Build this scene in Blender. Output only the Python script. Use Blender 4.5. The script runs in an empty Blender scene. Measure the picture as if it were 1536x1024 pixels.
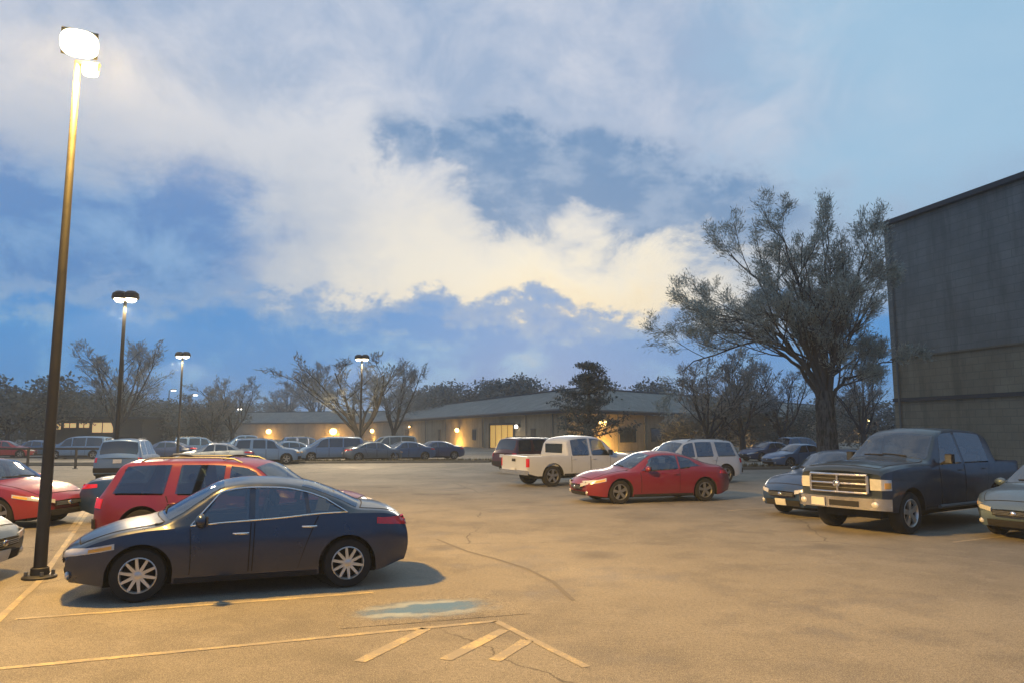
import bpy, math, random
from mathutils import Vector, Matrix, noise as mnoise
R = math.radians
sc = bpy.context.scene
col = sc.collection
H = 2.05                                   # eye height
F = 26 / 36 * 1536                         # focal length in photo pixels
PITCH = math.atan(134 / F)
CP, SP = math.cos(PITCH), math.sin(PITCH)

def ground(px, py):
    """point of the flat lot seen at a photo pixel"""
    u = (512 - py) / F; r = (px - 768) / F
    dy, dz = CP - u * SP, SP + u * CP
    t = -H / dz
    return Vector((r * t, dy * t, 0))
def at(px, py, Y):
    u = (512 - py) / F; r = (px - 768) / F
    dy, dz = CP - u * SP, SP + u * CP
    t = Y / dy
    return Vector((r * t, Y, H + dz * t))

# ------------------------------------------------------------------ materials
def srgb(r, g, b):
    f = lambda c: (c / 255 / 12.92) if c / 255 <= .04045 else ((c / 255 + .055) / 1.055) ** 2.4
    return (f(r), f(g), f(b), 1)

class NT:
    """tiny expression helper for shader nodes"""
    def __init__(s, tree): s.t = tree; s.n = tree.nodes; s.l = tree.links
    def new(s, typ, **kw):
        n = s.n.new(typ)
        for k, v in kw.items(): setattr(n, k, v)
        return n
    def put(s, sock, v):
        if hasattr(v, 'is_output'): s.l.new(v, sock)
        else: sock.default_value = v
    def math(s, op, a, b=0.0, c=0.0, clamp=False):
        n = s.new('ShaderNodeMath', operation=op, use_clamp=clamp)
        for i, v in enumerate((a, b, c)): s.put(n.inputs[i], v)
        return n.outputs[0]
    def add(s, a, b): return s.math('ADD', a, b)
    def sub(s, a, b): return s.math('SUBTRACT', a, b)
    def mul(s, a, b): return s.math('MULTIPLY', a, b)
    def step(s, x, lo, hi):
        n = s.new('ShaderNodeMapRange', interpolation_type='SMOOTHSTEP')
        s.put(n.inputs[0], x); n.inputs[1].default_value = lo; n.inputs[2].default_value = hi
        n.inputs[3].default_value = 0; n.inputs[4].default_value = 1
        return n.outputs[0]
    def rng(s, x, a, b, c, d):
        n = s.new('ShaderNodeMapRange')
        s.put(n.inputs[0], x)
        for i, v in enumerate((a, b, c, d)): n.inputs[i + 1].default_value = v
        return n.outputs[0]
    def mix(s, f, a, b):
        n = s.new('ShaderNodeMix', data_type='RGBA')
        s.put(n.inputs[0], f); s.put(n.inputs[6], a); s.put(n.inputs[7], b)
        return n.outputs[2]
    def noise(s, vec, scale, detail=4, rough=.55, dist=0):
        n = s.new('ShaderNodeTexNoise')
        s.put(n.inputs['Vector'], vec)
        n.inputs['Scale'].default_value = scale; n.inputs['Detail'].default_value = detail
        n.inputs['Roughness'].default_value = rough; n.inputs['Distortion'].default_value = dist
        return n.outputs[0]
    def vscale(s, vec, v3):
        n = s.new('ShaderNodeVectorMath', operation='MULTIPLY')
        s.put(n.inputs[0], vec); n.inputs[1].default_value = v3
        return n.outputs[0]

def mat(name):
    m = bpy.data.materials.new(name); m.use_nodes = True
    t = NT(m.node_tree); b = m.node_tree.nodes['Principled BSDF']
    return m, t, b
def setb(b, **kw):
    for k, v in kw.items(): b.inputs[k.replace('_', ' ')].default_value = v
def simple(name, c, rough=.5, metal=0.0, var=.18, scale=6.0, coat=0.0, spec=.5, bump=0.0, rvar=.08):
    m, t, b = mat(name)
    co = t.new('ShaderNodeTexCoord').outputs['Object']
    n = t.noise(co, scale, 5, .6)
    lo = tuple(x * (1 - var) for x in c[:3]) + (1,); hi = tuple(min(1, x * (1 + var)) for x in c[:3]) + (1,)
    t.put(b.inputs['Base Color'], t.mix(n, lo, hi))
    t.put(b.inputs['Roughness'], t.rng(n, .3, .7, max(0, rough - rvar), min(1, rough + rvar)))
    setb(b, Metallic=metal, Coat_Weight=coat, Coat_Roughness=.06, Specular_IOR_Level=spec)
    if bump:
        bn = t.new('ShaderNodeBump'); bn.inputs['Strength'].default_value = bump; bn.inputs['Distance'].default_value = .02
        t.put(bn.inputs['Height'], t.noise(co, scale * 6, 4)); t.put(b.inputs['Normal'], bn.outputs[0])
    return m
def paint(name, c, rough=.32, metal=.25):
    m, t, b = mat(name)
    co = t.new('ShaderNodeTexCoord').outputs['Object']
    n = t.noise(co, 2.2, 6, .65); d = t.noise(co, 40, 3)
    dirt = t.mul(t.step(n, .5, .78), .16)
    base = t.mix(t.rng(d, .3, .7, 0, 1), tuple(x * .9 for x in c[:3]) + (1,), c)
    t.put(b.inputs['Base Color'], t.mix(dirt, base, (.12, .10, .08, 1)))
    t.put(b.inputs['Roughness'], t.rng(n, .35, .75, rough, rough + .22))
    setb(b, Metallic=metal, Coat_Weight=.7, Coat_Roughness=.09)
    return m
def emit(name, c, s):
    m, t, b = mat(name); setb(b, Base_Color=c, Emission_Color=c, Emission_Strength=s); return m

M = {}
M['navy'] = paint('navy paint', (.009, .024, .058, 1), .26)
M['red'] = paint('red paint', (.125, .009, .026, 1), .32, .1)
M['maroon'] = paint('deep red paint', (.17, .010, .022, 1), .32, .1)
M['scarlet'] = paint('bright red paint', (.21, .016, .024, 1), .34, .1)
M['white'] = paint('white paint', (.62, .61, .57, 1), .4, 0)
M['cream'] = paint('cream paint', (.46, .48, .48, 1), .36, 0)
M['blueblack'] = paint('blue black paint', (.012, .024, .046, 1))
M['dkblue'] = paint('dark blue paint', (.012, .04, .12, 1))
M['ltblue'] = paint('light blue paint', (.09, .17, .29, 1), .35, .3)
M['midblue'] = paint('mid blue paint', (.04, .10, .20, 1), .35, .3)
M['darkmaroon'] = paint('dark maroon paint', (.06, .012, .018, 1))
M['silver'] = paint('silver paint', (.20, .24, .28, 1), .34, .5)
M['bluegrey'] = paint('blue grey paint', (.09, .14, .20, 1), .34, .4)
M['slate'] = paint('slate grey paint', (.10, .14, .18, 1), .34, .5)
M['black'] = paint('black paint', (.012, .013, .016, 1))
M['glass'] = simple('tinted car glass', (.012, .02, .03, 1), .06, 0, .1, 3, .3, .5, 0, .03)
M['glass'].node_tree.nodes['Principled BSDF'].inputs['IOR'].default_value = 1.85
def clearglass():
    m = bpy.data.materials.new('see through car glass'); m.use_nodes = True; t = NT(m.node_tree); t.n.clear()
    o = t.new('ShaderNodeOutputMaterial'); mx_ = t.new('ShaderNodeMixShader'); tr = t.new('ShaderNodeBsdfTransparent'); gl = t.new('ShaderNodeBsdfGlossy'); ge = t.new('ShaderNodeNewGeometry')
    n = t.noise(t.new('ShaderNodeTexCoord').outputs['Object'], 4, 5, .6)
    t.put(tr.inputs[0], t.mix(n, (.30, .36, .39, 1), (.40, .46, .49, 1))); gl.inputs['Roughness'].default_value = .04; gl.inputs['Color'].default_value = (.86, .93, 1, 1)
    dp = t.new('ShaderNodeVectorMath', operation='DOT_PRODUCT'); t.put(dp.inputs[0], ge.outputs['Normal']); t.put(dp.inputs[1], ge.outputs['Incoming'])
    k_ = t.math('POWER', t.math('SUBTRACT', 1, t.math('ABSOLUTE', dp.outputs['Value']), clamp=True), 5)      # Schlick, the same from both faces
    t.put(mx_.inputs[0], t.add(t.mul(k_, .85), .15)); t.l.new(tr.outputs[0], mx_.inputs[1]); t.l.new(gl.outputs[0], mx_.inputs[2]); t.l.new(mx_.outputs[0], o.inputs[0])
    return m
M['clear'] = clearglass()
M['seat'] = simple('seat cloth', (.10, .095, .088, 1), .9, 0, .25, 8)
M['cabin'] = simple('cabin plastic', (.03, .03, .03, 1), .8, 0, .2, 8)
M['trim'] = simple('black plastic trim', (.02, .02, .022, 1), .85, 0, .2, 6, 0, .25)
M['under'] = simple('underbody black', (.008, .008, .009, 1), .9)
M['chrome'] = simple('chrome', (.72, .70, .66, 1), .2, 1, .12, 9)
M['alloy'] = simple('alloy wheel metal', (.55, .54, .50, 1), .36, .85, .15, 20)
M['darkalloy'] = simple('dull alloy wheel metal', (.22, .22, .21, 1), .45, .7, .2, 20)
M['rubber'] = simple('tyre rubber', (.018, .018, .018, 1), .85, 0, .3, 20, 0, .3, .3)
M['lens'] = simple('headlight lens', (.6, .6, .56, 1), .12, .3, .25, 18, .8)
M['amber'] = simple('amber lens', (.7, .36, .07, 1), .2, 0, .15, 18, .8)
M['redlens'] = simple('red lens', (.5, .012, .016, 1), .2, 0, .25, 18, .8)
M['plate'] = simple('number plate', (.5, .5, .47, 1), .5)
M['pole'] = simple('dark painted pole steel', (.028, .028, .027, 1), .55, .3, .35, 4)
M['concrete'] = simple('concrete', (.3, .27, .22, 1), .9, 0, .3, 3, 0, .3, .4)
M['kerb'] = simple('kerb concrete', (.16, .15, .12, 1), .9, 0, .35, 2, 0, .3, .4)
M['galv'] = simple('galvanised rail', (.14, .15, .15, 1), .5, .6, .3, 5)
M['lampglow'] = emit('warm lamp lens', (1, .86, .6, 1), 9)
M['lampwarm'] = emit('sodium wall lamp', (1, .66, .22, 1), 9)
M['lampwhite'] = emit('white wall lamp', (1, .93, .8, 1), 8)
M['litdoor'] = emit('lit loading doorway', (.85, .48, .1, 1), .55)
M['litwin'] = emit('lit shop windows', (.95, .62, .26, 1), .6)
M['bark'] = simple('bark', (.075, .07, .064, 1), .9, 0, .4, 8, 0, .2, .6)
def barkm():
    m, t, b = mat('furrowed bark'); g = t.new('ShaderNodeTexCoord').outputs['Object']
    n = t.noise(t.vscale(g, (1, 1, .18)), 9, 6, .7); k = t.noise(g, 1.5, 4)
    t.put(b.inputs['Base Color'], t.mix(t.step(n, .38, .62), (.025, .022, .02, 1), t.mix(k, (.09, .085, .075, 1), (.15, .14, .12, 1))))
    setb(b, Roughness=.95, Specular_IOR_Level=.1)
    bn = t.new('ShaderNodeBump'); bn.inputs['Strength'].default_value = .8; bn.inputs['Distance'].default_value = .06; t.put(bn.inputs['Height'], n); t.put(b.inputs['Normal'], bn.outputs[0])
    return m
M['barkridge'] = barkm()
M['bark2'] = simple('dark bark', (.035, .033, .032, 1), .9, 0, .4, 8, 0, .2, .5)

def leafmat(name, a, b_):
    m, t, b = mat(name)
    co = t.new('ShaderNodeTexCoord').outputs['Object']
    n = t.noise(co, .7, 3); n2 = t.noise(co, 9, 2)
    t.put(b.inputs['Base Color'], t.mix(t.rng(t.add(t.mul(n, .6), t.mul(n2, .4)), .38, .62, 0, 1), a, b_))
    setb(b, Roughness=.8, Specular_IOR_Level=.2)
    return m
M['budleaf'] = leafmat('spring bud leaves', (.25, .28, .24, 1), (.48, .46, .36, 1))
M['twig'] = leafmat('grey bare twigs', (.17, .195, .20, 1), (.32, .33, .31, 1))
M['twigbrown'] = leafmat('brown bare twigs', (.20, .18, .15, 1), (.36, .31, .24, 1))
M['needle'] = leafmat('dark needles', (.045, .065, .06, 1), (.11, .13, .115, 1))
M['bush'] = leafmat('bush leaves', (.11, .125, .115, 1), (.25, .24, .19, 1))
M['grassy'] = leafmat('winter grass', (.07, .062, .035, 1), (.13, .11, .06, 1))

# asphalt lot: worn, blotched, cracked, damp in places
def asphalt(name='worn damp asphalt', blue=False):
    m, t, b = mat(name)
    g = t.new('ShaderNodeNewGeometry').outputs['Position']
    big = t.noise(g, .13, 5, .62); mid = t.noise(g, .8, 7, .68); fine = t.noise(g, 22, 5, .75); grit = t.noise(g, 85, 3, .7)
    c = t.mix(t.rng(big, .36, .64, 0, 1), (.185, .165, .125, 1), (.35, .31, .23, 1))
    c = t.mix(t.mul(t.step(mid, .44, .66), .65), c, (.12, .105, .08, 1))
    c = t.mix(t.mul(t.step(t.noise(g, 2.3, 6, .7), .5, .7), .4), c, (.36, .325, .26, 1))
    c = t.mix(t.rng(fine, .34, .62, .55, 0), c, (.06, .055, .048, 1))
    c = t.mix(t.mul(t.step(grit, .50, .66), .65), c, (.46, .42, .34, 1))
    c = t.mix(t.mul(t.step(grit, .50, .36), .55), c, (.05, .046, .04, 1))
    w = t.new('ShaderNodeVectorMath', operation='ADD')
    dn = t.new('ShaderNodeTexNoise'); dn.inputs['Scale'].default_value = 1.1; dn.inputs['Detail'].default_value = 6; dn.inputs['Roughness'].default_value = .65
    t.put(dn.inputs['Vector'], g); t.put(w.inputs[0], g); t.put(w.inputs[1], t.vscale(dn.outputs[1], (.6, .6, 0)))
    v = t.new('ShaderNodeTexVoronoi', feature='DISTANCE_TO_EDGE'); v.inputs['Scale'].default_value = .12
    t.put(v.inputs['Vector'], w.outputs[0])
    cr = t.mul(t.math('SUBTRACT', 1, t.step(v.outputs[0], .0006, .0024)), .7)
    cr = t.mul(cr, t.step(t.noise(g, .25, 2), .44, .58))
    c = t.mix(cr, c, (.045, .04, .035, 1))
    v2 = t.new('ShaderNodeTexVoronoi'); v2.inputs['Scale'].default_value = .45; t.put(v2.inputs['Vector'], w.outputs[0])
    oil = t.mul(t.math('SUBTRACT', 1, t.step(v2.outputs[0], .02, .26)), .55)
    c = t.mix(oil, c, (.07, .064, .056, 1))
    if blue:                                     # worn blue paint over the same asphalt
        o = t.new('ShaderNodeTexCoord').outputs['Object']; sp_ = t.new('ShaderNodeSeparateXYZ'); t.put(sp_.inputs[0], o)
        r2 = t.add(t.math('POWER', t.math('ABSOLUTE', t.mul(sp_.outputs[0], 1 / .95)), 2.4), t.math('POWER', t.math('ABSOLUTE', t.mul(sp_.outputs[1], 1 / .5)), 2.4))
        wear = t.step(t.add(t.add(t.mul(t.noise(o, 2.2, 6, .7), .8), t.mul(fine, .3)), t.mul(r2, .45)), .52, .98)
        pale = t.step(t.math('SINE', t.add(t.mul(sp_.outputs[1], 13), t.mul(t.noise(o, 1.6, 3), 9))), .1, .9)
        bl = t.mix(pale, (.06, .17, .33, 1), (.30, .38, .44, 1))
        c = t.mix(t.mul(t.math('SUBTRACT', 1, wear), .85), c, bl)
    t.put(b.inputs['Base Color'], c)
    damp = t.step(t.add(t.mul(big, .5), t.mul(mid, .5)), .5, .66)
    t.put(b.inputs['Roughness'], t.rng(damp, 0, 1, .85, .55))
    bn = t.new('ShaderNodeBump'); bn.inputs['Strength'].default_value = .6; bn.inputs['Distance'].default_value = .015
    t.put(bn.inputs['Height'], t.add(fine, t.mul(grit, .6))); t.put(b.inputs['Normal'], bn.outputs[0])
    return m
M['asphalt'] = asphalt()
def linepaint():
    m, t, b = mat('worn yellow line paint')
    g = t.new('ShaderNodeTexCoord').outputs['Object']
    n = t.noise(g, 2.6, 7, .75); f = t.noise(g, 45, 4, .7)
    wear = t.step(t.add(t.mul(n, .6), t.mul(f, .4)), .38, .53)
    t.put(b.inputs['Base Color'], t.mix(wear, (.56, .44, .21, 1), t.mix(f, (.22, .195, .15, 1), (.33, .29, .215, 1))))
    setb(b, Roughness=.75); return m
M['line'] = linepaint()
def water():
    m, t, b = mat('shallow puddle water')
    g = t.new('ShaderNodeTexCoord').outputs['Object']
    n = t.noise(g, 3, 5, .6)
    t.put(b.inputs['Base Color'], t.mix(n, (.07, .065, .055, 1), (.15, .135, .11, 1)))
    t.put(b.inputs['Roughness'], t.rng(n, .35, .68, .03, .3)); setb(b, Specular_IOR_Level=.9, Coat_Weight=1, Coat_Roughness=.05)
    return m
M['water'] = water()
def brick(name, c1, c2, mort, sx, sz, bw=.22, bh=.075):
    m, t, b = mat(name)
    g = t.new('ShaderNodeTexCoord').outputs['UV']
    bt = t.new('ShaderNodeTexBrick'); t.put(bt.inputs['Vector'], g)
    bt.inputs['Scale'].default_value = 1; bt.inputs['Brick Width'].default_value = bw; bt.inputs['Row Height'].default_value = bh
    bt.inputs['Mortar Size'].default_value = .008 if bh < .1 else .02
    bt.inputs['Color1'].default_value = c1; bt.inputs['Color2'].default_value = c2; bt.inputs['Mortar'].default_value = mort
    n = t.noise(t.new('ShaderNodeTexCoord').outputs['Object'], .5, 6, .65)
    st = t.noise(t.vscale(t.new('ShaderNodeTexCoord').outputs['Object'], (1, 1, .12)), 1.3, 6, .7)
    cb = t.mix(t.rng(n, .3, .7, 0, .75), bt.outputs[0], tuple(x * .5 for x in c1[:3]) + (1,))
    t.put(b.inputs['Base Color'], t.mix(t.mul(t.step(st, .46, .7), .55), cb, tuple(x * .38 for x in c2[:3]) + (1,)))
    setb(b, Roughness=.9)
    return m
M['tanbrick'] = brick('tan brick', (.42, .33, .20, 1), (.36, .27, .16, 1), (.36, .30, .21, 1), 1, 1)
M['brownblock'] = brick('brown block wall', (.33, .28, .185, 1), (.28, .235, .155, 1), (.2, .17, .12, 1), 1, 1, .8, .4)
M['siding'] = brick('blue grey panel wall', (.26, .265, .235, 1), (.23, .235, .21, 1), (.16, .165, .15, 1), 1, 1, 2.4, .45)
M['roofmetal'] = brick('grey metal roof', (.25, .25, .21, 1), (.22, .22, .19, 1), (.15, .15, .13, 1), 1, 1, 20, .45)
M['roofdark'] = simple('dark roof felt', (.05, .058, .06, 1), .9)
M['fascia'] = simple('dark fascia', (.04, .043, .045, 1), .7)
M['darkwall'] = simple('dark brown wall', (.08, .066, .05, 1), .9, 0, .3, 1)

# ------------------------------------------------------------------ mesh helper
class MB:
    def __init__(s): s.v = []; s.f = []; s.m = []; s.mats = []; s.uv = {}
    def mi(s, m):
        if m not in s.mats: s.mats.append(m)
        return s.mats.index(m)
    def face(s, idx, m, uv=None):
        if uv: s.uv[len(s.f)] = uv
        s.f.append(tuple(idx)); s.m.append(s.mi(m))
    def quad(s, a, b, c, d, m, uv=None):
        n = len(s.v); s.v += [Vector(a), Vector(b), Vector(c), Vector(d)]; s.face((n, n + 1, n + 2, n + 3), m, uv)
    def box(s, c, size, m, rot=None):
        n = len(s.v); c = Vector(c)
        for dx in (-.5, .5):
            for dy in (-.5, .5):
                for dz in (-.5, .5):
                    p = Vector((dx * size[0], dy * size[1], dz * size[2]))
                    s.v.append(c + (rot @ p if rot else p))
        for q in ((0, 1, 3, 2), (4, 6, 7, 5), (0, 4, 5, 1), (2, 3, 7, 6), (0, 2, 6, 4), (1, 5, 7, 3)):
            s.face([n + i for i in q], m)
    def bar(s, a, b, w, h, m):
        a, b = Vector(a), Vector(b); d = b - a
        rot = d.to_track_quat('X', 'Z').to_matrix()
        s.box((a + b) / 2, (d.length, w, h), m, rot)
    def tube(s, pts, rad, m, seg=8, cap=True):
        pts = [Vector(p) for p in pts]; n = len(s.v)
        if not hasattr(rad, '__len__'): rad = [rad] * len(pts)
        ref = None
        for i, p in enumerate(pts):
            d = (pts[min(i + 1, len(pts) - 1)] - pts[max(i - 1, 0)])
            if d.length < 1e-9: d = Vector((0, 0, 1))
            d.normalize()
            if ref is None: ref = Vector((0, 0, 1)) if abs(d.z) < .9 else Vector((1, 0, 0))
            x = d.cross(ref)
            if x.length < 1e-4: x = d.orthogonal()
            x.normalize(); y = x.cross(d); ref = -y if False else y
            for k in range(seg):
                a = 2 * math.pi * k / seg
                s.v.append(p + (x * math.cos(a) + y * math.sin(a)) * rad[i])
            ref = y
        for i in range(len(pts) - 1):
            for k in range(seg):
                k2 = (k + 1) % seg
                s.face((n + i * seg + k, n + i * seg + k2, n + (i + 1) * seg + k2, n + (i + 1) * seg + k), m)
        if cap:
            s.face([n + k for k in range(seg)][::-1], m)
            s.face([n + (len(pts) - 1) * seg + k for k in range(seg)], m)
    def lathe(s, prof, m, seg=24, axis='Y', c=(0, 0, 0), mats=None):
        """prof: list of (radius, offset along axis)"""
        n = len(s.v); c = Vector(c)
        for r, o in prof:
            for k in range(seg):
                a = 2 * math.pi * k / seg; u, w = r * math.cos(a), r * math.sin(a)
                s.v.append(c + (Vector((u, o, w)) if axis == 'Y' else Vector((u, w, o))))
        for i in range(len(prof) - 1):
            for k in range(seg):
                k2 = (k + 1) % seg
                s.face((n + i * seg + k, n + i * seg + k2, n + (i + 1) * seg + k2, n + (i + 1) * seg + k), mats[i] if mats else m)
    def ball(s, c, r, m, seg=12, rings=8):
        n = len(s.v); c = Vector(c)
        for i in range(rings + 1):
            t = math.pi * i / rings
            for k in range(seg):
                a = 2 * math.pi * k / seg
                s.v.append(c + Vector((r[0] * math.sin(t) * math.cos(a), r[1] * math.sin(t) * math.sin(a), r[2] * math.cos(t))))
        for i in range(rings):
            for k in range(seg):
                k2 = (k + 1) % seg
                s.face((n + i * seg + k, n + (i + 1) * seg + k, n + (i + 1) * seg + k2, n + i * seg + k2), m)
    def grid(s, P, m, flip=False):
        n = len(s.v); nu, nv = len(P), len(P[0])
        for row in P: s.v += row
        for i in range(nu - 1):
            for j in range(nv - 1):
                q = (n + i * nv + j, n + (i + 1) * nv + j, n + (i + 1) * nv + j + 1, n + i * nv + j + 1)
                s.face(q[::-1] if flip else q, m)
    def build(s, name, parent=None, smooth=True, sharp=40, weld=False):
        me = bpy.data.meshes.new(name)
        me.from_pydata([tuple(v) for v in s.v], [], s.f)
        for m in s.mats: me.materials.append(m)
        me.polygons.foreach_set('material_index', s.m)
        if s.uv:
            ul = me.uv_layers.new(name='UVMap')
            for fi, uvs in s.uv.items():
                for li, uv in zip(me.polygons[fi].loop_indices, uvs): ul.data[li].uv = uv
        if weld:
            import bmesh
            bm = bmesh.new(); bm.from_mesh(me); bmesh.ops.remove_doubles(bm, verts=bm.verts, dist=.0008)
            bmesh.ops.recalc_face_normals(bm, faces=bm.faces); bm.to_mesh(me); bm.free()
        me.update()
        if smooth:
            me.shade_smooth(); me.set_sharp_from_angle(angle=R(sharp))
        o = bpy.data.objects.new(name, me); col.objects.link(o)
        if parent: o.parent = parent
        return o
def tag(o, label=None, cat=None, group=None, kind=None):
    if label: o['label'] = label
    if cat: o['category'] = cat
    if group: o['group'] = group
    if kind: o['kind'] = kind
    return o
def empty(name, loc, rz=0):
    o = bpy.data.objects.new(name, None); col.objects.link(o)
    o.location = loc; o.rotation_euler = (0, 0, rz); o.empty_display_size = .3
    return o
def copy_tree(o, parent=None):
    c = o.copy(); col.objects.link(c)
    if parent: c.parent = parent
    for ch in list(o.children): copy_tree(ch, c)
    return c

# ------------------------------------------------------------------ vehicles
def pchip(pts):
    pts = sorted(pts); xs = [p[0] for p in pts]; ys = [p[1] for p in pts]; n = len(xs)
    d = [(ys[i + 1] - ys[i]) / (xs[i + 1] - xs[i]) for i in range(n - 1)]
    t = [d[0]] + [0 if d[i - 1] * d[i] <= 0 else 2 * d[i - 1] * d[i] / (d[i - 1] + d[i]) for i in range(1, n - 1)] + [d[-1]]
    def f(x):
        if x <= xs[0]: return ys[0]
        if x >= xs[-1]: return ys[-1]
        i = max(k for k in range(n - 1) if xs[k] <= x)
        h = xs[i + 1] - xs[i]; u = (x - xs[i]) / h
        return (ys[i] * (1 + 2 * u) * (1 - u) ** 2 + t[i] * h * u * (1 - u) ** 2 + ys[i + 1] * u * u * (3 - 2 * u) + t[i + 1] * h * u * u * (u - 1))
    return f
def ss(x, a, b):
    u = max(0, min(1, (x - a) / (b - a))); return u * u * (3 - 2 * u)

class Car:
    def __init__(s, top, belt, W, wheels, Rt, sill=.2, sx=1, sz=1, tum=.36, bowf=.2, bowr=.14, nose=.22, tail=.14,
                 rn=.45, rt=.4, bed=None, flare=.0, barrel=.05, gap=.055, noserake=0, tailrake=0):
        s.top = pchip([(x * sx, z * sz) for x, z in top]); s.belt = pchip([(x * sx, z * sz) for x, z in belt])
        s.xf = max(p[0] for p in top) * sx; s.xr = min(p[0] for p in top) * sx
        s.W0 = W; s.Rt = Rt; s.sill0 = sill * sz; s.sx, s.sz = sx, sz; s.tum = tum
        s.bowf, s.bowr, s.nose, s.tail, s.rn, s.rt = bowf, bowr, nose, tail, rn, rt
        s.bed = [b * sx for b in bed[:2]] + [bed[2] * sz] if bed else None
        s.Ra = Rt + gap; s.barrel = barrel; s.nr, s.tr = noserake, tailrake
        s.wx = [w * sx for w in wheels]
        yy = W * W * .9
        s.ax = [s.wx[0] + bowf * yy, s.wx[1] - bowr * yy]        # arch centres before the plan curve is applied
    def W(s, x):
        w = s.W0
        a = (x - (s.xf - s.rn)) / s.rn
        if a > 0: w *= 1 - s.nose * a ** 2.3
        a = ((s.xr + s.rt) - x) / s.rt
        if a > 0: w *= 1 - s.tail * a ** 2.3
        return w
    def fac(s, z):
        zm = .58 * s.sz * (1.45 if s.Rt > .37 else 1)
        if z < zm: return 1 - .075 * ((zm - z) / (zm - .15)) ** 2
        return 1 - s.barrel * min(1.5, (z - zm) / .42) ** 2
    def deform(s, p):
        x, y, z = p
        x -= s.bowf * ss(x, .1, 1.0) * y * y
        x += s.bowr * ss(-x, .1, 1.0) * y * y
        if s.nr: x -= s.nr * ss(x, s.xf - .7, s.xf) * (z - .5) ** 2
        if s.tr: x += s.tr * ss(-x, -s.xr - .5, -s.xr) * (z - .55) ** 2
        return Vector((x, y, z))
    def ya(s, x): return s.W(x) * s.fac(s.belt(x))
    def AB(s, x):
        S, T = s.belt(x), s.top(x); h = max(.012, T - S); c = min(.065, .6 * h)
        return s.ya(x), S, s.ya(x) - .012 - s.tum * h - (.02 if h < .2 else 0), T - c, T, c
    def side_y(s, x, z):
        S = s.belt(x)
        if z <= S: return s.W(x) * s.fac(z)
        ya, S, yb, zb, T, c = s.AB(x)
        return ya + (yb - ya) * (z - S) / max(.01, zb - S)
    def side(s, x, z, sg=1): return s.deform((x, sg * s.side_y(x, z), z))
    def topp(s, x, v):
        ya, S, yb, zb, T, c = s.AB(x); return s.deform((x, v * yb, T - c * v * v))
    def front(s, q, z, end=1):
        """q: plan distance from the middle of the nose (or tail) outwards round the corner"""
        xe = s.xf if end > 0 else s.xr
        zz = min(z, s.belt(xe)); yc = s.W(xe) * s.fac(zz); sg = 1 if q >= 0 else -1
        if abs(q) <= yc: return s.deform((xe, q, z))
        x = xe - end * (abs(q) - yc) * .9
        return s.deform((x, sg * s.side_y(x, z), z))
    def low(s, x):
        z = s.sill0 + .05 * ss(x, s.xf - .5, s.xf) + .10 * ss(-x, -s.xr - .5, -s.xr)
        for a in s.ax:
            d = abs(x - a)
            if d < s.Ra: z = max(z, s.Rt + math.sqrt(max(0, s.Ra ** 2 - d * d)))
        return z
    def section(s, x, bed):
        z0 = s.low(x); S = s.belt(x); P = []
        for k in range(11):
            z = z0 + (S - z0) * k / 10; P.append((s.W(x) * s.fac(z), z))
        ya, S, yb, zb, T, c = s.AB(x)
        if bed:
            fl = s.bed[2]
            U = [(ya - .012, S + .02), (ya - .04, S + .025), (ya - .09, S + .022), (ya - .1, S - .02), (ya - .1, fl + .15), (ya - .1, fl + .03), (ya - .13, fl)]
            U += [((ya - .13) * (1 - k / 7), fl) for k in range(1, 8)]
        else:
            A, B = (ya, S), (yb, zb)
            L = lambda p, q, t: (p[0] + (q[0] - p[0]) * t, p[1] + (q[1] - p[1]) * t)
            U = [L(A, B, t) for t in (.2, .4, .62, .84)]
            p1 = U[-1]; v2 = .88; p2 = (yb * v2, T - c * v2 * v2)
            for t in (.25, .5, .75, 1):
                U.append(L(L(p1, B, t), L(B, p2, t), t))
            for v in (.7, .5, .3, .15, .07, 0): U.append((yb * v, T - c * v * v))
        return P + U
    def body_mesh(s, paint_m, cut=None):
        b = MB(); e = .003
        xs = [s.xr + (s.xf - s.xr) * i / 90 for i in range(91)]
        for a in s.ax:
            xs += [a - s.Ra - e, a - s.Ra + e, a + s.Ra - e, a + s.Ra + e] + [a + s.Ra * math.cos(math.pi * k / 16) for k in range(1, 16)]
        xs += [s.xf - .02, s.xf - .05, s.xf - .09, s.xr + .02, s.xr + .05]
        if s.bed: xs += [s.bed[0] - e, s.bed[0] + e, s.bed[1] - e, s.bed[1] + e]
        xs = sorted(set(round(x, 4) for x in xs)); n = 25
        rings = []
        for x in xs:
            bed = bool(s.bed and s.bed[0] < x < s.bed[1])
            P = s.section(x, bed)
            rings.append(([s.deform((x, y, z)) for y, z in P], [s.deform((x, -y, z)) for y, z in P]))
        def holed(i, k):
            if not cut: return False
            wins, ws, rw, wtop = cut; xm = (xs[i] + xs[i + 1]) / 2
            if k >= 18: return any(g and min(g) * s.sx + .03 < xm < max(g) * s.sx - .03 for g in (ws, rw))
            if k < 10 or k > 14: return False
            P, Q = s.section(xs[i], False), s.section(xs[i + 1], False); z = (P[k][1] + P[k + 1][1] + Q[k][1] + Q[k + 1][1]) / 4
            ya, S, yb, zb, T, cc = s.AB(xm); v = (z - S - .03) / max(.02, zb - wtop - S - .03)
            if not 0.0 < v < .97: return False
            return any((c0 + (d0 - c0) * v) * s.sx + .02 < xm < (a0 + (b0 - a0) * v) * s.sx - .02 for a0, b0, c0, d0 in wins)
        for sd in (0, 1):
            G = [r[sd] for r in rings]; n0 = len(b.v)
            for row in G: b.v += row
            for i in range(len(G) - 1):
                for k in range(n - 1):
                    if holed(i, k): continue
                    q = (n0 + i * n + k, n0 + (i + 1) * n + k, n0 + (i + 1) * n + k + 1, n0 + i * n + k + 1)
                    b.face(q[::-1] if sd else q, paint_m)
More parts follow.
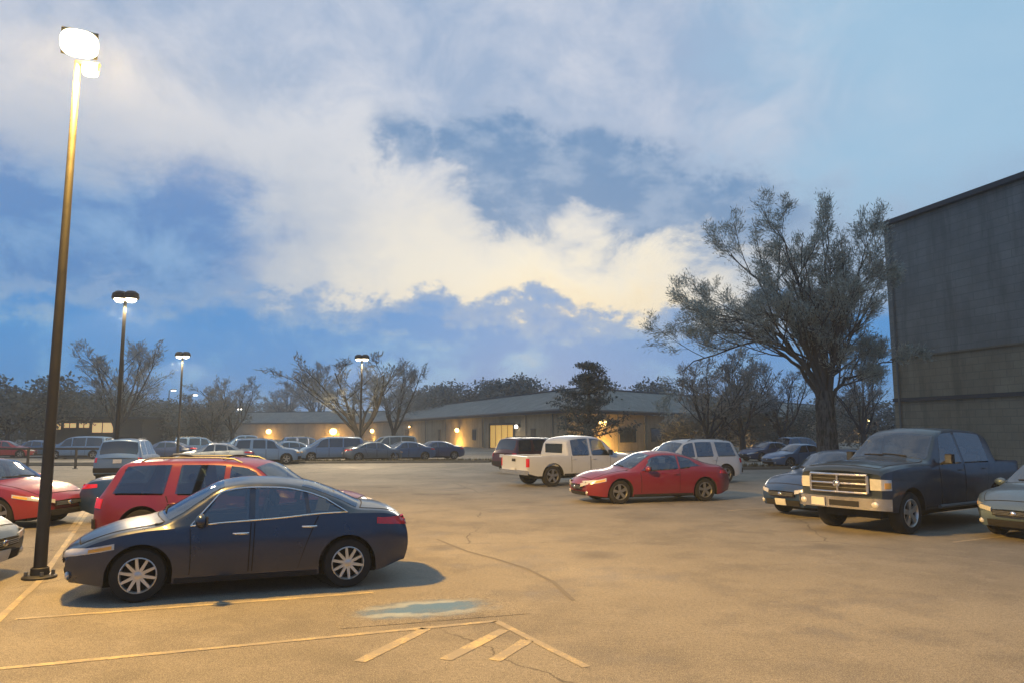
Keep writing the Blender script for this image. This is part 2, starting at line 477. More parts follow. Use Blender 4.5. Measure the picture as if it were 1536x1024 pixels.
        # underside across the car (the arches become dark tunnels)
        b.grid([[r[0][0].lerp(r[1][0], k / 4) for k in range(5)] for r in rings], M['under'], flip=True)
        for ri, fl in ((0, False), (-1, True)):
            Lr, Rr = rings[ri]
            b.grid([[Lr[k].lerp(Rr[k], j / 10) for j in range(11)] if ri else [Lr[k].lerp(Rr[k], j / 10) for j in range(11)] for k in range(n)], paint_m, flip=fl)
        yc = s.W0 - .36
        b.box(((s.wx[0] + s.wx[1]) / 2, 0, s.sill0 * .5 + s.Rt * .8 + .02), (s.wx[0] - s.wx[1] + 2 * s.Ra + .1, 2 * yc, s.Rt * 1.6 - s.sill0 * .3), M['under'])
        return b
    def patch(s, mb, fn, nu, nv, m, off=.004, depth=.012):
        c = Vector((0, 0, .6 * s.sz)); e = 1e-3
        P = []; Q = []
        for i in range(nu + 1):
            r = []; q = []
            for j in range(nv + 1):
                u, v = i / nu, j / nv
                u0, v0 = min(u, 1 - e), min(v, 1 - e)
                p = fn(u, v); pu = fn(u0 + e, v0) - fn(u0, v0); pv = fn(u0, v0 + e) - fn(u0, v0)
                nn = pu.cross(pv)
                if nn.length < 1e-12: nn = Vector((p.x * .2, p.y, p.z - .6))
                nn.normalize()
                ref = Vector((p.x - max(-1.2, min(1.2, p.x)) * .9, p.y, (p.z - .6) * 1.2))
                if nn.dot(ref) < 0: nn = -nn
                r.append(p + nn * off); q.append(p + nn * (off - depth))
            P.append(r); Q.append(q)
        flip = (P[1][0] - P[0][0]).cross(P[0][1] - P[0][0]).dot(P[0][0] - Q[0][0]) < 0
        mb.grid(P, m, flip=not flip)
        ring = lambda G: [G[i][0] for i in range(nu + 1)] + [G[nu][j] for j in range(1, nv + 1)] + [G[i][nv] for i in range(nu - 1, -1, -1)] + [G[0][j] for j in range(nv - 1, -1, -1)]
        mb.grid([ring(P), ring(Q)], m)
        return ring(P)

def wheel_mesh(Rt, w, rim_m, spokes, sg):
    rr = Rt * .655
    t = MB(); h = w / 2
    t.lathe([(rr * .98, -h * .9), (rr * 1.04, -h), (Rt * .93, -h * .96), (Rt * .99, -h * .72), (Rt, 0), (Rt * .99, h * .72), (Rt * .93, h * .96), (rr * 1.04, h), (rr * .98, h * .9), (rr * .96, h * .2), (.001, h * .15)], M['rubber'], 32, mats=[M['rubber']] * 8 + [M['under']] * 2)
    k = MB()
    o = sg * h
    k.lathe([(rr * 1.01, o * .5), (rr * 1.02, o * .96), (rr * .97, o * .99), (rr * .93, o * .9), (rr * .90, o * .45)], rim_m, 32)
    k.lathe([(rr * .26, o * .5), (rr * .25, o * .86), (rr * .16, o * .92), (.001, o * .93)], rim_m, 16)
    for i in range(spokes):
        a = 2 * math.pi * i / spokes + .2
        d = Vector((math.cos(a), 0, math.sin(a))); q = Vector((-math.sin(a), 0, math.cos(a)))
        w0, w1 = rr * (.10 if spokes > 6 else .15), rr * (.075 if spokes > 6 else .20)
        y0, y1, yb = o * .88, o * .93, o * .55
        A = [d * rr * .2 + q * w0, d * rr * .2 - q * w0, d * rr * .95 - q * w1, d * rr * .95 + q * w1]
        Y = [y0, y0, y1, y1]
        n = len(k.v)
        for p, y in zip(A, Y): k.v.append(p + Vector((0, y, 0)))
        for p in A: k.v.append(p + Vector((0, yb, 0)))
        k.face((n, n + 1, n + 2, n + 3), rim_m)
        for i2 in range(4):
            j2 = (i2 + 1) % 4; k.face((n + i2, n + j2, n + 4 + j2, n + 4 + i2), rim_m)
    return t, k

def assemble(name, car, paint_m, loc, rz, label, cat='car', group=None, wins=(), doors=(), ws=None, rw=None, rimm='alloy', spokes=5,
             head=None, tailp=None, grille=None, plate_f=None, plate_r=None, mirror=None, lower=None, chrome_trim=False, extra=None, fog=None, bump_f=None, bump_r=None, tw=.22, wtop=.05, cabin=None):
    root = empty(name, loc, rz); tag(root, label, cat, group)
    c = car
    c.body_mesh(paint_m, (wins, ws, rw, wtop) if cabin else None).build('body', root, weld=True, sharp=35)
    GL = M['clear'] if cabin else M['glass']
    if cabin:                                                  # cabin: x of the front seats, x of the rear bench
        S = c.belt(0); yw = c.ya(0) - .12
        mb = MB(); mb.box((ws[0] * c.sx - .22, 0, S - .12), (.5, 2 * yw, .26), M['cabin']); mb.box((cabin[0] * c.sx * .5 + cabin[-1] * c.sx * .5, 0, S * .42), (2.3, 2 * yw - .1, .06), M['cabin'])
        for sg in (1, -1): mb.box((.0, sg * (yw + .02), S - .22), (1.9 * c.sx, .05, .34), M['cabin'])
        d_ = mb.build('dashboard', root, smooth=False)
        mb = MB(); cx = ws[0] * c.sx - .55
        mb.tube([Vector((cx + .06 * math.sin(a), .36 + .18 * math.cos(a), S + .0 + .17 * math.sin(a))) for a in [k * math.pi / 8 for k in range(17)]], .016, M['cabin'], 6); mb.tube([(cx, .36, S), (cx + .25, .36, S - .08)], .03, M['cabin'], 6); mb.build('steering_wheel', d_)
        for xi, xx in enumerate(cabin):
            for sy in ((.36, -.36) if xi == 0 else (0,)):
                w_ = .5 if xi == 0 else 2 * yw - .12
                mb = MB(); rt_ = Matrix.Rotation(R(-14), 3, 'Y'); x = xx * c.sx
                mb.box((x, sy, S - .12), (.14, w_, .56), M['seat'], rt_); mb.box((x + .28, sy, S - .42), (.5, w_, .16), M['seat'])
                for hy in ((0,) if xi == 0 else (.36, -.36)):
                    mb.ball((x - .07, sy + hy, S + .24), (.06, .14, .09), M['seat'], 12, 8)
                    for q in (-.05, .05): mb.tube([(x - .05, sy + hy + q, S + .1), (x - .07, sy + hy + q, S + .2)], .008, M['galv'], 5)
                mb.build('seat', root, sharp=30)
    sx, sz = c.sx, c.sz
    for sg in (1, -1):
        for (x0b, x0t, x1b, x1t) in wins:
            def wf(u, v):
                xb, xt = x0b + (x1b - x0b) * u, x0t + (x1t - x0t) * u
                x = (xb + (xt - xb) * v) * sx
                ya, S, yb, zb, T, cc = c.AB(x)
                z0 = S + .03; z1 = max(z0 + .01, zb - wtop)
                return c.side(x, z0 + (z1 - z0) * v, sg)
            mb = MB(); c.patch(mb, wf, 10, 6, GL, .005)
            w = mb.build('window', root)
        if chrome_trim:
            x0, x1 = wins[0], wins[-1]
            pts = []
            for i in range(25):
                u = i / 24; x = (x0[0] + (x1[2] - x0[0]) * u) * sx; S = c.belt(x)
                pts.append(c.side(x, S + .018, sg) + Vector((0, sg * .008, 0)))
            for i in range(25):
                u = 1 - i / 24; x = (x0[1] + (x1[3] - x0[1]) * u) * sx
                ya, S, yb, zb, T, cc = c.AB(x)
                pts.append(c.side(x, max(S + .03, zb - wtop + .012), sg) + Vector((0, sg * .008, 0)))
            pts.append(pts[0])
            mb = MB(); mb.tube(pts, .011, M['chrome'], 6); mb.build('window_trim', root)
        rk0, rk1 = c.ax[1] + c.Ra + .03, c.ax[0] - c.Ra - .03
        mb = MB(); c.patch(mb, lambda u, v: c.side(rk0 + (rk1 - rk0) * u, c.sill0 + .005 + .06 * v, sg), 12, 2, M['trim'], .012, .02); mb.build('sill_moulding', root)
        for (a0, a1, b0, b1, hx) in doors:                     # bottom/top x of front and rear edge, handle x
            def df(u, v, g=0.0):
                xb, xt = a0 + g + (b0 - a0 - 2 * g) * u, a1 + g + (b1 - a1 - 2 * g) * u
                x = (xb + (xt - xb) * v) * sx
                z0 = c.sill0 + .10 + g; z1 = c.belt(x) - .012 - g
                return c.side(x, z0 + (z1 - z0) * v, sg)
            mb = MB(); c.patch(mb, df, 10, 8, M['under'], .002); c.patch(mb, lambda u, v: df(u, v, -.016 if a0 > b0 else .016), 12, 10, paint_m, .005)
            d = mb.build('door', root)
            p = c.side(hx * sx, c.belt(hx * sx) - .13, sg)
            mb = MB(); mb.tube([p + Vector((.09, sg * .012, 0)), p + Vector((.07, sg * .035, 0)), p + Vector((-.07, sg * .035, 0)), p + Vector((-.09, sg * .012, 0))], .014, M['chrome'] if chrome_trim else paint_m, 6)
            mb.build('handle', d)
        if mirror:
            x, dz, sc_ = mirror
            p = c.side(x * sx, c.belt(x * sx) + .02, sg); q = p + Vector((0, sg * (.13 + .03 * sc_), .06 + dz))
            mb = MB(); mb.bar(p, q, .05, .04, M['trim'])
            n0 = len(mb.v); (mb.ball(q, (.075, .12, .085), paint_m, 12, 8) if sc_ < 1.2 else (mb.box(q, (.08, .15, .2), M['trim']), mb.box(q + Vector((.045, 0, 0)), (.03, .12, .16), paint_m)))
            mb.box(q + Vector((-.055 if sc_ > 1.2 else -.07, 0, 0)), (.02, .15, .2 if sc_ > 1.2 else .11), M['glass'])
            mb.build('mirror', root)
        if head:
            q0, q1, za, zb_, zc, zd = head               # inner q, outer q, inner z range, outer z range
            mb = MB()
            c.patch(mb, lambda u, v: c.front(sg * (q0 + (q1 - q0) * u), (za + (zc - za) * u + ((zb_ - za) * (1 - u) + (zd - zc) * u) * v) * sz), 10, 5, M['lens'], .012, .03)
            o = mb.build('headlight', root)
            mb = MB(); a = .62
            c.patch(mb, lambda u, v: c.front(sg * (q0 + (q1 - q0) * (a + (.96 - a) * u)), (za + (zc - za) * (a + (.96 - a) * u) + ((zb_ - za) * (1 - a) + (zd - zc) * a) * (.15 + .55 * v)) * sz), 5, 3, M['amber'], .016, .01)
            mb.build('indicator', o)
        if tailp:
            q0, q1, za, zb_, zc, zd = tailp
            mb = MB()
            c.patch(mb, lambda u, v: c.front(sg * (q0 + (q1 - q0) * u), (za + (zc - za) * u + ((zb_ - za) * (1 - u) + (zd - zc) * u) * v) * sz, -1), 10, 5, M['redlens'], .012, .03)
            o = mb.build('taillight', root)
        if fog:
            q, z, r = fog
            p = c.front(sg * q, z * sz)
            mb = MB(); mb.ball(p + Vector((.005, 0, 0)), (.03, r, r), M['lens'], 12, 8); mb.build('fog_lamp', root)
    if ws:
        mb = MB(); c.patch(mb, lambda u, v: c.topp((ws[0] + (ws[1] - ws[0]) * u) * sx, (2 * v - 1) * .93), 10, 14, GL, .006)
        mb.build('windshield', root)
        mb = MB()
        for y0, y1 in ((.5, -.12), (-.08, -.62)):
            pts = [c.topp((ws[0] + (ws[1] - ws[0]) * (.04 + .06 * k / 4)) * sx, y0 + (y1 - y0) * k / 4) + Vector((.01, 0, .014)) for k in range(5)]
            mb.tube(pts, .009, M['trim'], 5)
        mb.build('wiper', root)
    if rw:
        mb = MB(); c.patch(mb, lambda u, v: c.topp((rw[0] + (rw[1] - rw[0]) * u) * sx, (2 * v - 1) * .92), 10, 14, GL, .006)
        mb.build('rear_window', root)
    for nm, xa_, xb_ in (('hood', ws[0] * sx + .05, c.xf - .13), ('trunk_lid', (rw[0] * sx - .04) if rw and rw[0] > -1.9 else None, c.xr + .10)):
        if xa_ is None: continue
        g_ = .014 if xb_ > xa_ else -.014
        mb = MB(); c.patch(mb, lambda u, v: c.topp(xa_ + (xb_ - xa_) * u, (2 * v - 1) * .9), 12, 12, M['under'], .002, .006)
        c.patch(mb, lambda u, v: c.topp(xa_ + g_ + (xb_ - xa_ - 2 * g_) * u, (2 * v - 1) * .88), 14, 14, paint_m, .006, .008)
        mb.build(nm, root)
    if grille:
        for gi, (q, za, zb_) in enumerate(grille):
            mb = MB(); c.patch(mb, lambda u, v: c.front((2 * u - 1) * q, (za + (zb_ - za) * v) * sz), 14, 4, M['trim'], .006, .02)
            if gi == 0:
                for k in range(1, 4):
                    z = (za + (zb_ - za) * k / 4) * sz
                    mb.tube([c.front((2 * i / 12 - 1) * q * .96, z) + Vector((.012, 0, 0)) for i in range(13)], .008, M['chrome'] if chrome_trim else M['galv'], 5)
                p = c.front(0, (za + zb_) / 2 * sz)
                mb.ball(p + Vector((.014, 0, 0)), (.02, .06, .045), M['chrome'], 12, 8)
            mb.build('grille' if gi == 0 else 'air_intake', root)
    for nm, bp, end in (('bumper', bump_f, 1), ('bumper', bump_r, -1)):
        if bp:
            q, za, zb_, off, mm = bp
            mb = MB(); c.patch(mb, lambda u, v: c.front((2 * u - 1) * q, (za + (zb_ - za) * v) * sz, end), 24, 5, M[mm], off, off + .02)
            mb.build(nm, root)
    for pl, end in ((plate_f, 1), (plate_r, -1)):
        if pl:
            z, off = pl
            mb = MB(); c.patch(mb, lambda u, v: c.front((2 * u - 1) * .155, z * sz + (v - .5) * .15, end), 4, 3, M['plate'], off, .02)
            mb.build('license_plate', root)
    # wheels
    for i in (0, 1):
        for sg in (1, -1):
            t, k = wheel_mesh(c.Rt, tw, M[rimm], spokes, sg)
            y = sg * (c.W0 * c.fac(c.Rt) - tw / 2 - .012)
            w = t.build('wheel', root); w.location = (c.wx[i], y, c.Rt)
            k.build('rim', w)
    if extra: extra(c, root)
    return root

# silhouettes (x forward, z up)
SED_T = [(-2.42, .86), (-2.36, .955), (-2.25, 1.01), (-1.95, 1.06), (-1.68, 1.095), (-1.3, 1.25), (-.85, 1.395), (-.4, 1.455), (0, 1.465), (.35, 1.43), (.8, 1.24), (1.28, 1.0), (1.45, .955), (1.8, .90), (2.1, .82), (2.28, .73), (2.38, .65), (2.42, .58)]
SED_B = [(-2.42, .80), (-2.3, .93), (-1.9, .985), (-1.4, .99), (-.5, .95), (.5, .91), (1.1, .885), (1.45, .87), (1.8, .83), (2.1, .75), (2.28, .66), (2.38, .59), (2.42, .53)]
COU_T = [(-2.36, .82), (-2.3, .93), (-2.2, .99), (-1.9, 1.03), (-1.6, 1.09), (-1.2, 1.23), (-.8, 1.35), (-.4, 1.405), (-.05, 1.41), (.3, 1.36), (.75, 1.17), (1.2, .96), (1.4, .92), (1.8, .86), (2.1, .78), (2.28, .69), (2.36, .6), (2.4, .53)]
COU_B = [(-2.36, .77), (-2.3, .86), (-1.9, .96), (-1.4, .96), (-.5, .91), (.5, .87), (1.1, .85), (1.45, .835), (1.8, .79), (2.1, .71), (2.28, .62), (2.36, .54), (2.4, .48)]
SUV_T = [(-2.3, 1.0), (-2.27, 1.08), (-2.12, 1.35), (-1.98, 1.6), (-1.9, 1.675), (-1.75, 1.72), (-1.2, 1.75), (-.3, 1.755), (.3, 1.71), (.55, 1.64), (.95, 1.37), (1.32, 1.14), (1.45, 1.10), (1.9, 1.05), (2.2, .98), (2.34, .88), (2.4, .76)]
SUV_B = [(-2.3, .95), (-2.2, 1.03), (-1.8, 1.06), (-.5, 1.05), (.8, 1.03), (1.3, 1.02), (1.9, .96), (2.2, .88), (2.34, .78), (2.4, .68)]
TRK_T = [(-2.95, 1.13), (-2.8, 1.14), (-1.12, 1.15), (-1.11, 1.15), (-1.10, 1.62), (-1.04, 1.74), (-.8, 1.84), (-.2, 1.89), (.35, 1.87), (.7, 1.76), (1.05, 1.48), (1.36, 1.25), (1.5, 1.21), (2.1, 1.17), (2.6, 1.11), (2.76, 1.03), (2.82, .92)]
TRK_B = [(-2.95, 1.11), (-2.0, 1.12), (-1.1, 1.12), (-.3, 1.12), (.9, 1.11), (1.4, 1.10), (2.1, 1.07), (2.6, 1.0), (2.76, .92), (2.82, .84)]
RAM_T = [(-2.95, 1.22), (-2.8, 1.23), (-1.82, 1.24), (-1.81, 1.24), (-1.80, 1.70), (-1.74, 1.80), (-1.4, 1.87), (-.5, 1.91), (.05, 1.89), (.35, 1.81), (.72, 1.56), (1.05, 1.34), (1.2, 1.30), (2.1, 1.28), (2.55, 1.24), (2.74, 1.19), (2.80, 1.12)]
RAM_B = [(-2.95, 1.20), (-2.0, 1.21), (-1.1, 1.21), (-.3, 1.21), (.6, 1.20), (1.15, 1.19), (2.1, 1.17), (2.55, 1.13), (2.74, 1.09), (2.80, 1.04)]
VAN_T = [(-2.4, .95), (-2.36, 1.3), (-2.25, 1.68), (-2.1, 1.78), (-1.2, 1.83), (0, 1.82), (.7, 1.72), (1.2, 1.4), (1.7, 1.12), (2.0, 1.02), (2.3, .86), (2.4, .72)]
VAN_B = [(-2.4, .9), (-2.2, 1.02), (0, 1.02), (1.2, 1.0), (1.7, .98), (2.0, .92), (2.3, .76), (2.4, .64)]
SEDW = [(.98, .45, .02, .02), (-.06, -.06, -.92, -.82), (-.99, -.89, -1.52, -1.18)]
SEDD = [(.98, 1.0, .0, -.02, .12), (-.035, -.055, -.80, -1.12, -.98)]

def sedan(name, pm, loc, rz, label, sx=1, sz=1, **kw):
    c = Car(SED_T, SED_B, .91, (1.40, -1.38), .32, .2, sx, sz, bowf=.25, bowr=.2, nose=.32, rn=.62, tail=.26, rt=.55, noserake=.9, tailrake=.9, gap=.05)
    a = dict(wins=SEDW, doors=SEDD, ws=(1.20, .38), rw=(-1.62, -.78), head=(.40, 1.12, .52, .60, .66, .73), tailp=(.40, 1.12, .76, .90, .84, .92), grille=[(.38, .46, .56), (.5, .26, .38)], plate_r=(.62, .012), mirror=(.80, .0, 1.0), fog=(.62, .34, .05))
    a.update(kw)
    return assemble(name, c, pm, loc, rz, label, **a)
def coupe(name, pm, loc, rz, label, sx=1, sz=1, **kw):
    c = Car(COU_T, COU_B, .9, (1.38, -1.34), .335, .19, sx, sz, tum=.42, bowf=.25, bowr=.2, nose=.30, rn=.6, tail=.26, rt=.55, noserake=.9, tailrake=.9)
    a = dict(wins=[(.92, .40, -.55, -.50), (-.62, -.57, -1.38, -1.02)], doors=[(.92, .95, -.58, -.60, -.42)], ws=(1.12, .34), rw=(-1.52, -.72), head=(.36, 1.08, .46, .55, .62, .71), tailp=(.4, 1.08, .72, .85, .78, .87), grille=[(.36, .40, .50), (.5, .23, .33)], plate_r=(.58, .012), mirror=(.74, 0, 1.0), fog=(.6, .31, .05))
    a.update(kw)
    return assemble(name, c, pm, loc, rz, label, **a)
def roof_rack(c, root):
    mb = MB()
    for sg in (1, -1):
        pts = []
        for i in range(13):
            x = (.25 - 1.85 * i / 12) * c.sx; ya, S, yb, zb, T, cc = c.AB(x)
            pts.append(c.deform((x, sg * yb * .86, T - cc * .74 + (.05 if 0 < i < 12 else .0))))
        mb.tube(pts, .016, M['galv'], 6)
    for x in (-.1, -1.2):
        x *= c.sx; ya, S, yb, zb, T, cc = c.AB(x)
        mb.tube([c.deform((x, yb * .86 * k / 4, T + .035 - cc * .74 * (k / 4) ** 2)) for k in range(-4, 5)], .014, M['trim'], 6)
    mb.build('roof_rack', root)
def suv(name, pm, loc, rz, label, sx=1, sz=1, **kw):
    c = Car(SUV_T, SUV_B, .92, (1.38, -1.36), .36, .27, sx, sz, tum=.26, nose=.2, tail=.12, bowf=.18, bowr=.1, rt=.35, rn=.5, noserake=.3, tailrake=.25)
    a = dict(wins=[(1.0, .62, .10, .10), (.0, .0, -.88, -.82), (-1.08, -1.0, -1.98, -1.78)], doors=[(1.0, 1.02, .06, .04, .2), (.02, .0, -.78, -1.05, -.9)], ws=(1.26, .56), rw=(-2.22, -1.93), head=(.5, .98, .72, .84, .74, .88), tailp=(.74, .95, .82, 1.0, .80, .98), grille=[(.44, .70, .84), (.5, .36, .50)], plate_r=(.86, .012), mirror=(.92, .02, 1.1), extra=roof_rack, bump_f=(.9, .34, .54, .03, 'trim'), bump_r=(.86, .42, .60, .04, 'trim'))
    a.update(kw)
    return assemble(name, c, pm, loc, rz, label, cat=a.pop('cat', 'suv'), **a)
def pickup_extra(c, root):
    mb = MB()
    for sg in (1, -1):
        pts = [c.side(x * c.sx, .5 * c.sz, sg) + Vector((0, sg * .05, -.06)) for x in (.95, .8, .3, -.3, -.8)]
        mb.tube(pts, .04, M['galv'], 8)
    mb.build('running_board', root)
TRKW = [(1.0, .64, .02, .02), (-.08, -.08, -.92, -.9)]
TRKD = [(1.0, 1.03, -.02, -.03, .12), (-.04, -.05, -.95, -.97, -.85)]
def pickup(name, pm, loc, rz, label, sx=1, sz=1, T=TRK_T, B=TRK_B, Rt=.39, cabend=-1.14, **kw):
    c = Car(T, B, .97, (1.82, -1.78), Rt, .40, sx, sz, tum=.27, nose=.10, tail=.03, bowf=.09, bowr=.02, rn=.3, rt=.15, bed=(-2.86, cabend, .72), barrel=.03, gap=.09)
    a = dict(wins=TRKW, doors=TRKD, ws=(1.32, .72), head=(.6, 1.04, .80, .97, .78, .94), tailp=(.88, 1.03, .74, 1.05, .74, 1.05), plate_r=(.62, .04), mirror=(.9, .05, 1.35), extra=pickup_extra, bump_f=(1.0, .46, .64, .06, 'chrome'), bump_r=(.95, .46, .62, .08, 'chrome'), grille=[(.54, .72, .96)], tw=.27, spokes=5)
    a.update(kw)
    r = assemble(name, c, pm, loc, rz, label, cat='pickup truck', **a)
    mb = MB(); x = (cabend + .03) * c.sx
    y = .58; z0, z1 = (c.belt(x) + .10), (c.top((cabend + .05) * c.sx) - .08)
    mb.box((x - .012, 0, (z0 + z1) / 2), (.02, 2 * y, z1 - z0), M['glass']); mb.build('rear_window', r)
    return r

G0 = 0.0
# 1 near navy sedan
sedan('parked_car', M['navy'], (-3.64, 10.45, 0), R(200.5), 'shiny navy blue sedan parked in the foreground with multi spoke alloy wheels', .90, .975,
      chrome_trim=True, spokes=10, cabin=(-.28, -1.12), group='cars in the near left row')
# 2 red SUV behind
suv('parked_suv', M['red'], (-5.0, 13.85, 0), R(-1), 'red suv with roof rack parked right behind the navy sedan', 1.0, .90, cabin=(-.15, -1.0), group='cars in the near left row')
# 3 red car at left edge
sedan('parked_car', M['scarlet'], (-12.0, 16.9, 0), R(-8), 'red car with its nose pointing right behind the tall lamp post', .95, 1.0, rimm='darkalloy', cabin=(-.28, -1.12), group='cars in the near left row')
# 4 grey car cut by left edge
sedan('parked_car', M['slate'], (-9.45, 10.35, 0), R(4), 'slate grey car nose cut off by the left edge beside the lamp post base', 1.0, 1.0, plate_f=(.34, .02), rimm='darkalloy', group='cars in the near left row')
# 5 white pickup
def white_truck_extra(c, root):
    pickup_extra(c, root)
    # fuel door and a dark plate on the tailgate handle
    mb = MB(); c.patch(mb, lambda u, v: c.front(-.12 + .24 * u, (.93 + .10 * v) * c.sz, -1), 3, 2, M['trim'], .012, .02); mb.build('tailgate_handle', root)
pickup('parked_pickup', M['cream'], (2.58, 29.7, 0), R(30.4), 'white crew cab pickup truck seen from behind in the middle of the lot', .99, 1.0, cabin=(-.2, -.8), extra=white_truck_extra, group='vehicles in the middle row', rimm='darkalloy', grille=None)
# 6 red coupe
coupe('parked_car', M['maroon'], (4.15, 22.6, 0), R(198), 'red two door coupe parked in front of the white pickup truck', 1.02, 1.04, rimm='darkalloy', cabin=(-.35, -1.1), group='vehicles in the middle row')
# 7 white suv behind coupe
suv('parked_suv', M['cream'], (6.95, 30.2, 0), R(203), 'white boxy suv parked behind the red coupe', 1.0, .99, cabin=(-.15, -1.0), rimm='darkalloy', group='vehicles in the middle row', mirror=None)
# 8 dark red suv beyond the pickup
suv('parked_suv', M['darkmaroon'], (1.15, 38.0, 0), R(40), 'dark maroon suv with red tail lamps showing beyond the white pickup tailgate', .95, 1.0, rimm='darkalloy', group='vehicles in the middle row', mirror=None)
# 9 dark blue sedan by the black pickup
sedan('parked_car', M['dkblue'], (8.55, 19.3, 0), R(208), 'dark blue sedan parked close beside the black pickup truck', .97, 1.08, cabin=(-.28, -1.12), plate_f=(.34, .02), rimm='darkalloy', group='vehicles in the right row')
# 10 black pickup, chrome crosshair grille
def ram_extra(c, root):
    pickup_extra(c, root)
    sz = c.sz; q = .62; za, zb = .74 * sz, 1.05 * sz
    mb = MB()
    P = lambda qq, z: c.front(qq, z) + Vector((.03, 0, 0))
    def line(a, b, r): mb.tube([P(a[0] + (b[0] - a[0]) * k / 12, a[1] + (b[1] - a[1]) * k / 12) for k in range(13)], r, M['chrome'], 8)
    zm = (za + zb) / 2
    line((-q, za), (q, za), .026); line((-q, zb), (q, zb), .03); line((-q, za), (-q, zb), .03); line((q, za), (q, zb), .03)
    line((-q, zm), (q, zm), .026); line((0, za), (0, zb), .026)
    mb.build('grille_frame', root)
    mb = MB(); c.patch(mb, lambda u, v: c.front(-.56 + .31 * u, .555 * sz + (v - .5) * .16), 4, 3, M['plate'], .12, .02); mb.build('license_plate', root)
    mb = MB(); p = P(0, zm)                                      # shield shaped emblem with two curled horns
    mb.ball(p + Vector((.02, 0, -.01)), (.025, .045, .065), M['chrome'], 12, 8)
    for sg in (1, -1):
        mb.tube([p + Vector((.035, sg * (.02 + .05 * math.sin(t)), .045 - .05 * (1 - math.cos(t)))) for t in [k * .45 for k in range(7)]], .012, M['chrome'], 6)
    mb.build('emblem', root)
    mb = MB(); c.patch(mb, lambda u, v: c.front(-.16 + .62 * u, (.50 + .10 * v) * sz), 8, 3, M['trim'], .096, .02); mb.build('air_intake', root)
    for q_ in (-.78, .78):
        mb = MB(); p = c.front(q_, .555 * sz); mb.ball(p + Vector((.09, 0, 0)), (.03, .075, .06), M['lens'], 14, 8); mb.build('fog_lamp', root)
pickup('parked_pickup', M['blueblack'], (9.05, 16.95, 0), R(214), 'large black pickup truck with chrome crosshair grille and chrome bumper', 1.03, 1.12, cabin=(-.45, -1.35), T=RAM_T, B=RAM_B, Rt=.42, cabend=-1.84, wins=[(.72, .34, -.28, -.28), (-.38, -.38, -1.5, -1.48)], doors=[(.75, .77, -.32, -.33, -.15), (-.34, -.35, -1.2, -1.5, -1.2)], ws=(1.02, .40), mirror=(.62, .05, 1.35), extra=ram_extra,
       head=(.66, 1.08, .80, 1.0, .80, .98), grille=[(.62, .74, 1.05)], bump_f=(1.0, .46, .66, .09, 'chrome'), fog=None, group='vehicles in the right row', rimm='alloy')
# 11 pale car at the right edge
sedan('parked_car', M['bluegrey'], (11.4, 15.3, 0), R(211), 'blue grey car nose at the right edge beside the black pickup truck', 1.0, 1.02, group='vehicles in the right row')

# ---- far vehicles: one small hierarchy per type, then copies
protos = {}
def far(kind, pm, px, Y, rz, label, sc_=1.0):
    p = at(px, 646, Y); loc = (p.x, Y, 0)
    if kind not in protos:
        nm = {'sedan': 'parked_car', 'suv': 'parked_suv', 'van': 'parked_van', 'pickup': 'parked_pickup'}[kind]
        if kind == 'sedan': o = sedan(nm, M[pm], loc, R(rz), label, mirror=None, rimm='darkalloy')
        elif kind == 'suv': o = suv(nm, M[pm], loc, R(rz), label, mirror=None, rimm='darkalloy')
        elif kind == 'pickup': o = pickup(nm, M[pm], loc, R(rz), label, mirror=None, rimm='darkalloy')
        else:
            c = Car(VAN_T, VAN_B, .96, (1.5, -1.45), .34, .24, 1, 1, tum=.16, nose=.2, tail=.05, bowf=.15, bowr=.05, rt=.2)
            o = assemble(nm, c, M[pm], loc, R(rz), label, cat='van', wins=[(1.35, .95, .3, .3), (.2, .2, -.8, -.8), (-.9, -.9, -2.15, -2.05)], doors=[(1.3, 1.3, .26, .25, .4), (.2, .2, -.85, -.85, .05)], ws=(1.66, .78), rw=(-2.37, -2.24), head=(.5, .98, .62, .74, .66, .78), tailp=(.78, .98, .8, 1.1, .8, 1.1), grille=[(.4, .6, .7)], rimm='darkalloy')
        protos[kind] = (o, M[pm])
    else:
        src, m0 = protos[kind]
        o = copy_tree(src); o.location = loc; o.rotation_euler = (0, 0, R(rz)); o['label'] = label
        for ch in o.children:
            if ch.type != 'MESH': continue
            for sl in ch.material_slots:
                if sl.material == m0: sl.link = 'OBJECT'; sl.material = M[pm]
    o.scale = (sc_ * (.92 if Y > 40 else 1),) * 3
    o['group'] = 'cars parked in the far rows'
    return o
far('suv', 'ltblue', 197, 32, 106, 'light blue suv seen from behind just beyond the red suv')
far('sedan', 'dkblue', 290, 17.9, 8, 'dark blue car half hidden behind the back of the red suv', .95)
far('sedan', 'scarlet', 8, 58, 20, 'small red car at the far left edge beyond the rail fence')
far('sedan', 'midblue', 55, 60, 190, 'blue car beyond the rail fence left of the tall lamp post')
far('van', 'ltblue', 122, 56, 185, 'light blue van beyond the rail fence right of the tall lamp post')
far('sedan', 'slate', 160, 60, 20, 'grey car beyond the end of the rail fence')
far('sedan', 'dkblue', 250, 55, 200, 'dark blue car in the far row right of the light blue suv')
far('suv', 'midblue', 300, 58, 25, 'mid blue suv in the far row above the red suv roof')
far('sedan', 'silver', 325, 45, 195, 'silver car just above the middle of the red suv roof')
far('pickup', 'midblue', 368, 62, 200, 'blue pickup truck far off above the front of the red suv roof')
far('suv', 'ltblue', 398, 47, 22, 'pale blue suv near the front end of the red suv roof')
far('sedan', 'midblue', 432, 54, 205, 'blue car in the far row below the left wall lamp')
far('suv', 'dkblue', 460, 60, 25, 'dark blue suv in the far row left of the pale van')
far('van', 'ltblue', 497, 52, 200, 'pale blue van in the far row below the yellow wall lamp')
far('sedan', 'slate', 562, 52, 25, 'grey car in the far row right of the thin lamp post')
far('van', 'slate', 585, 62, 205, 'dark grey van in the far row behind the blue cars')
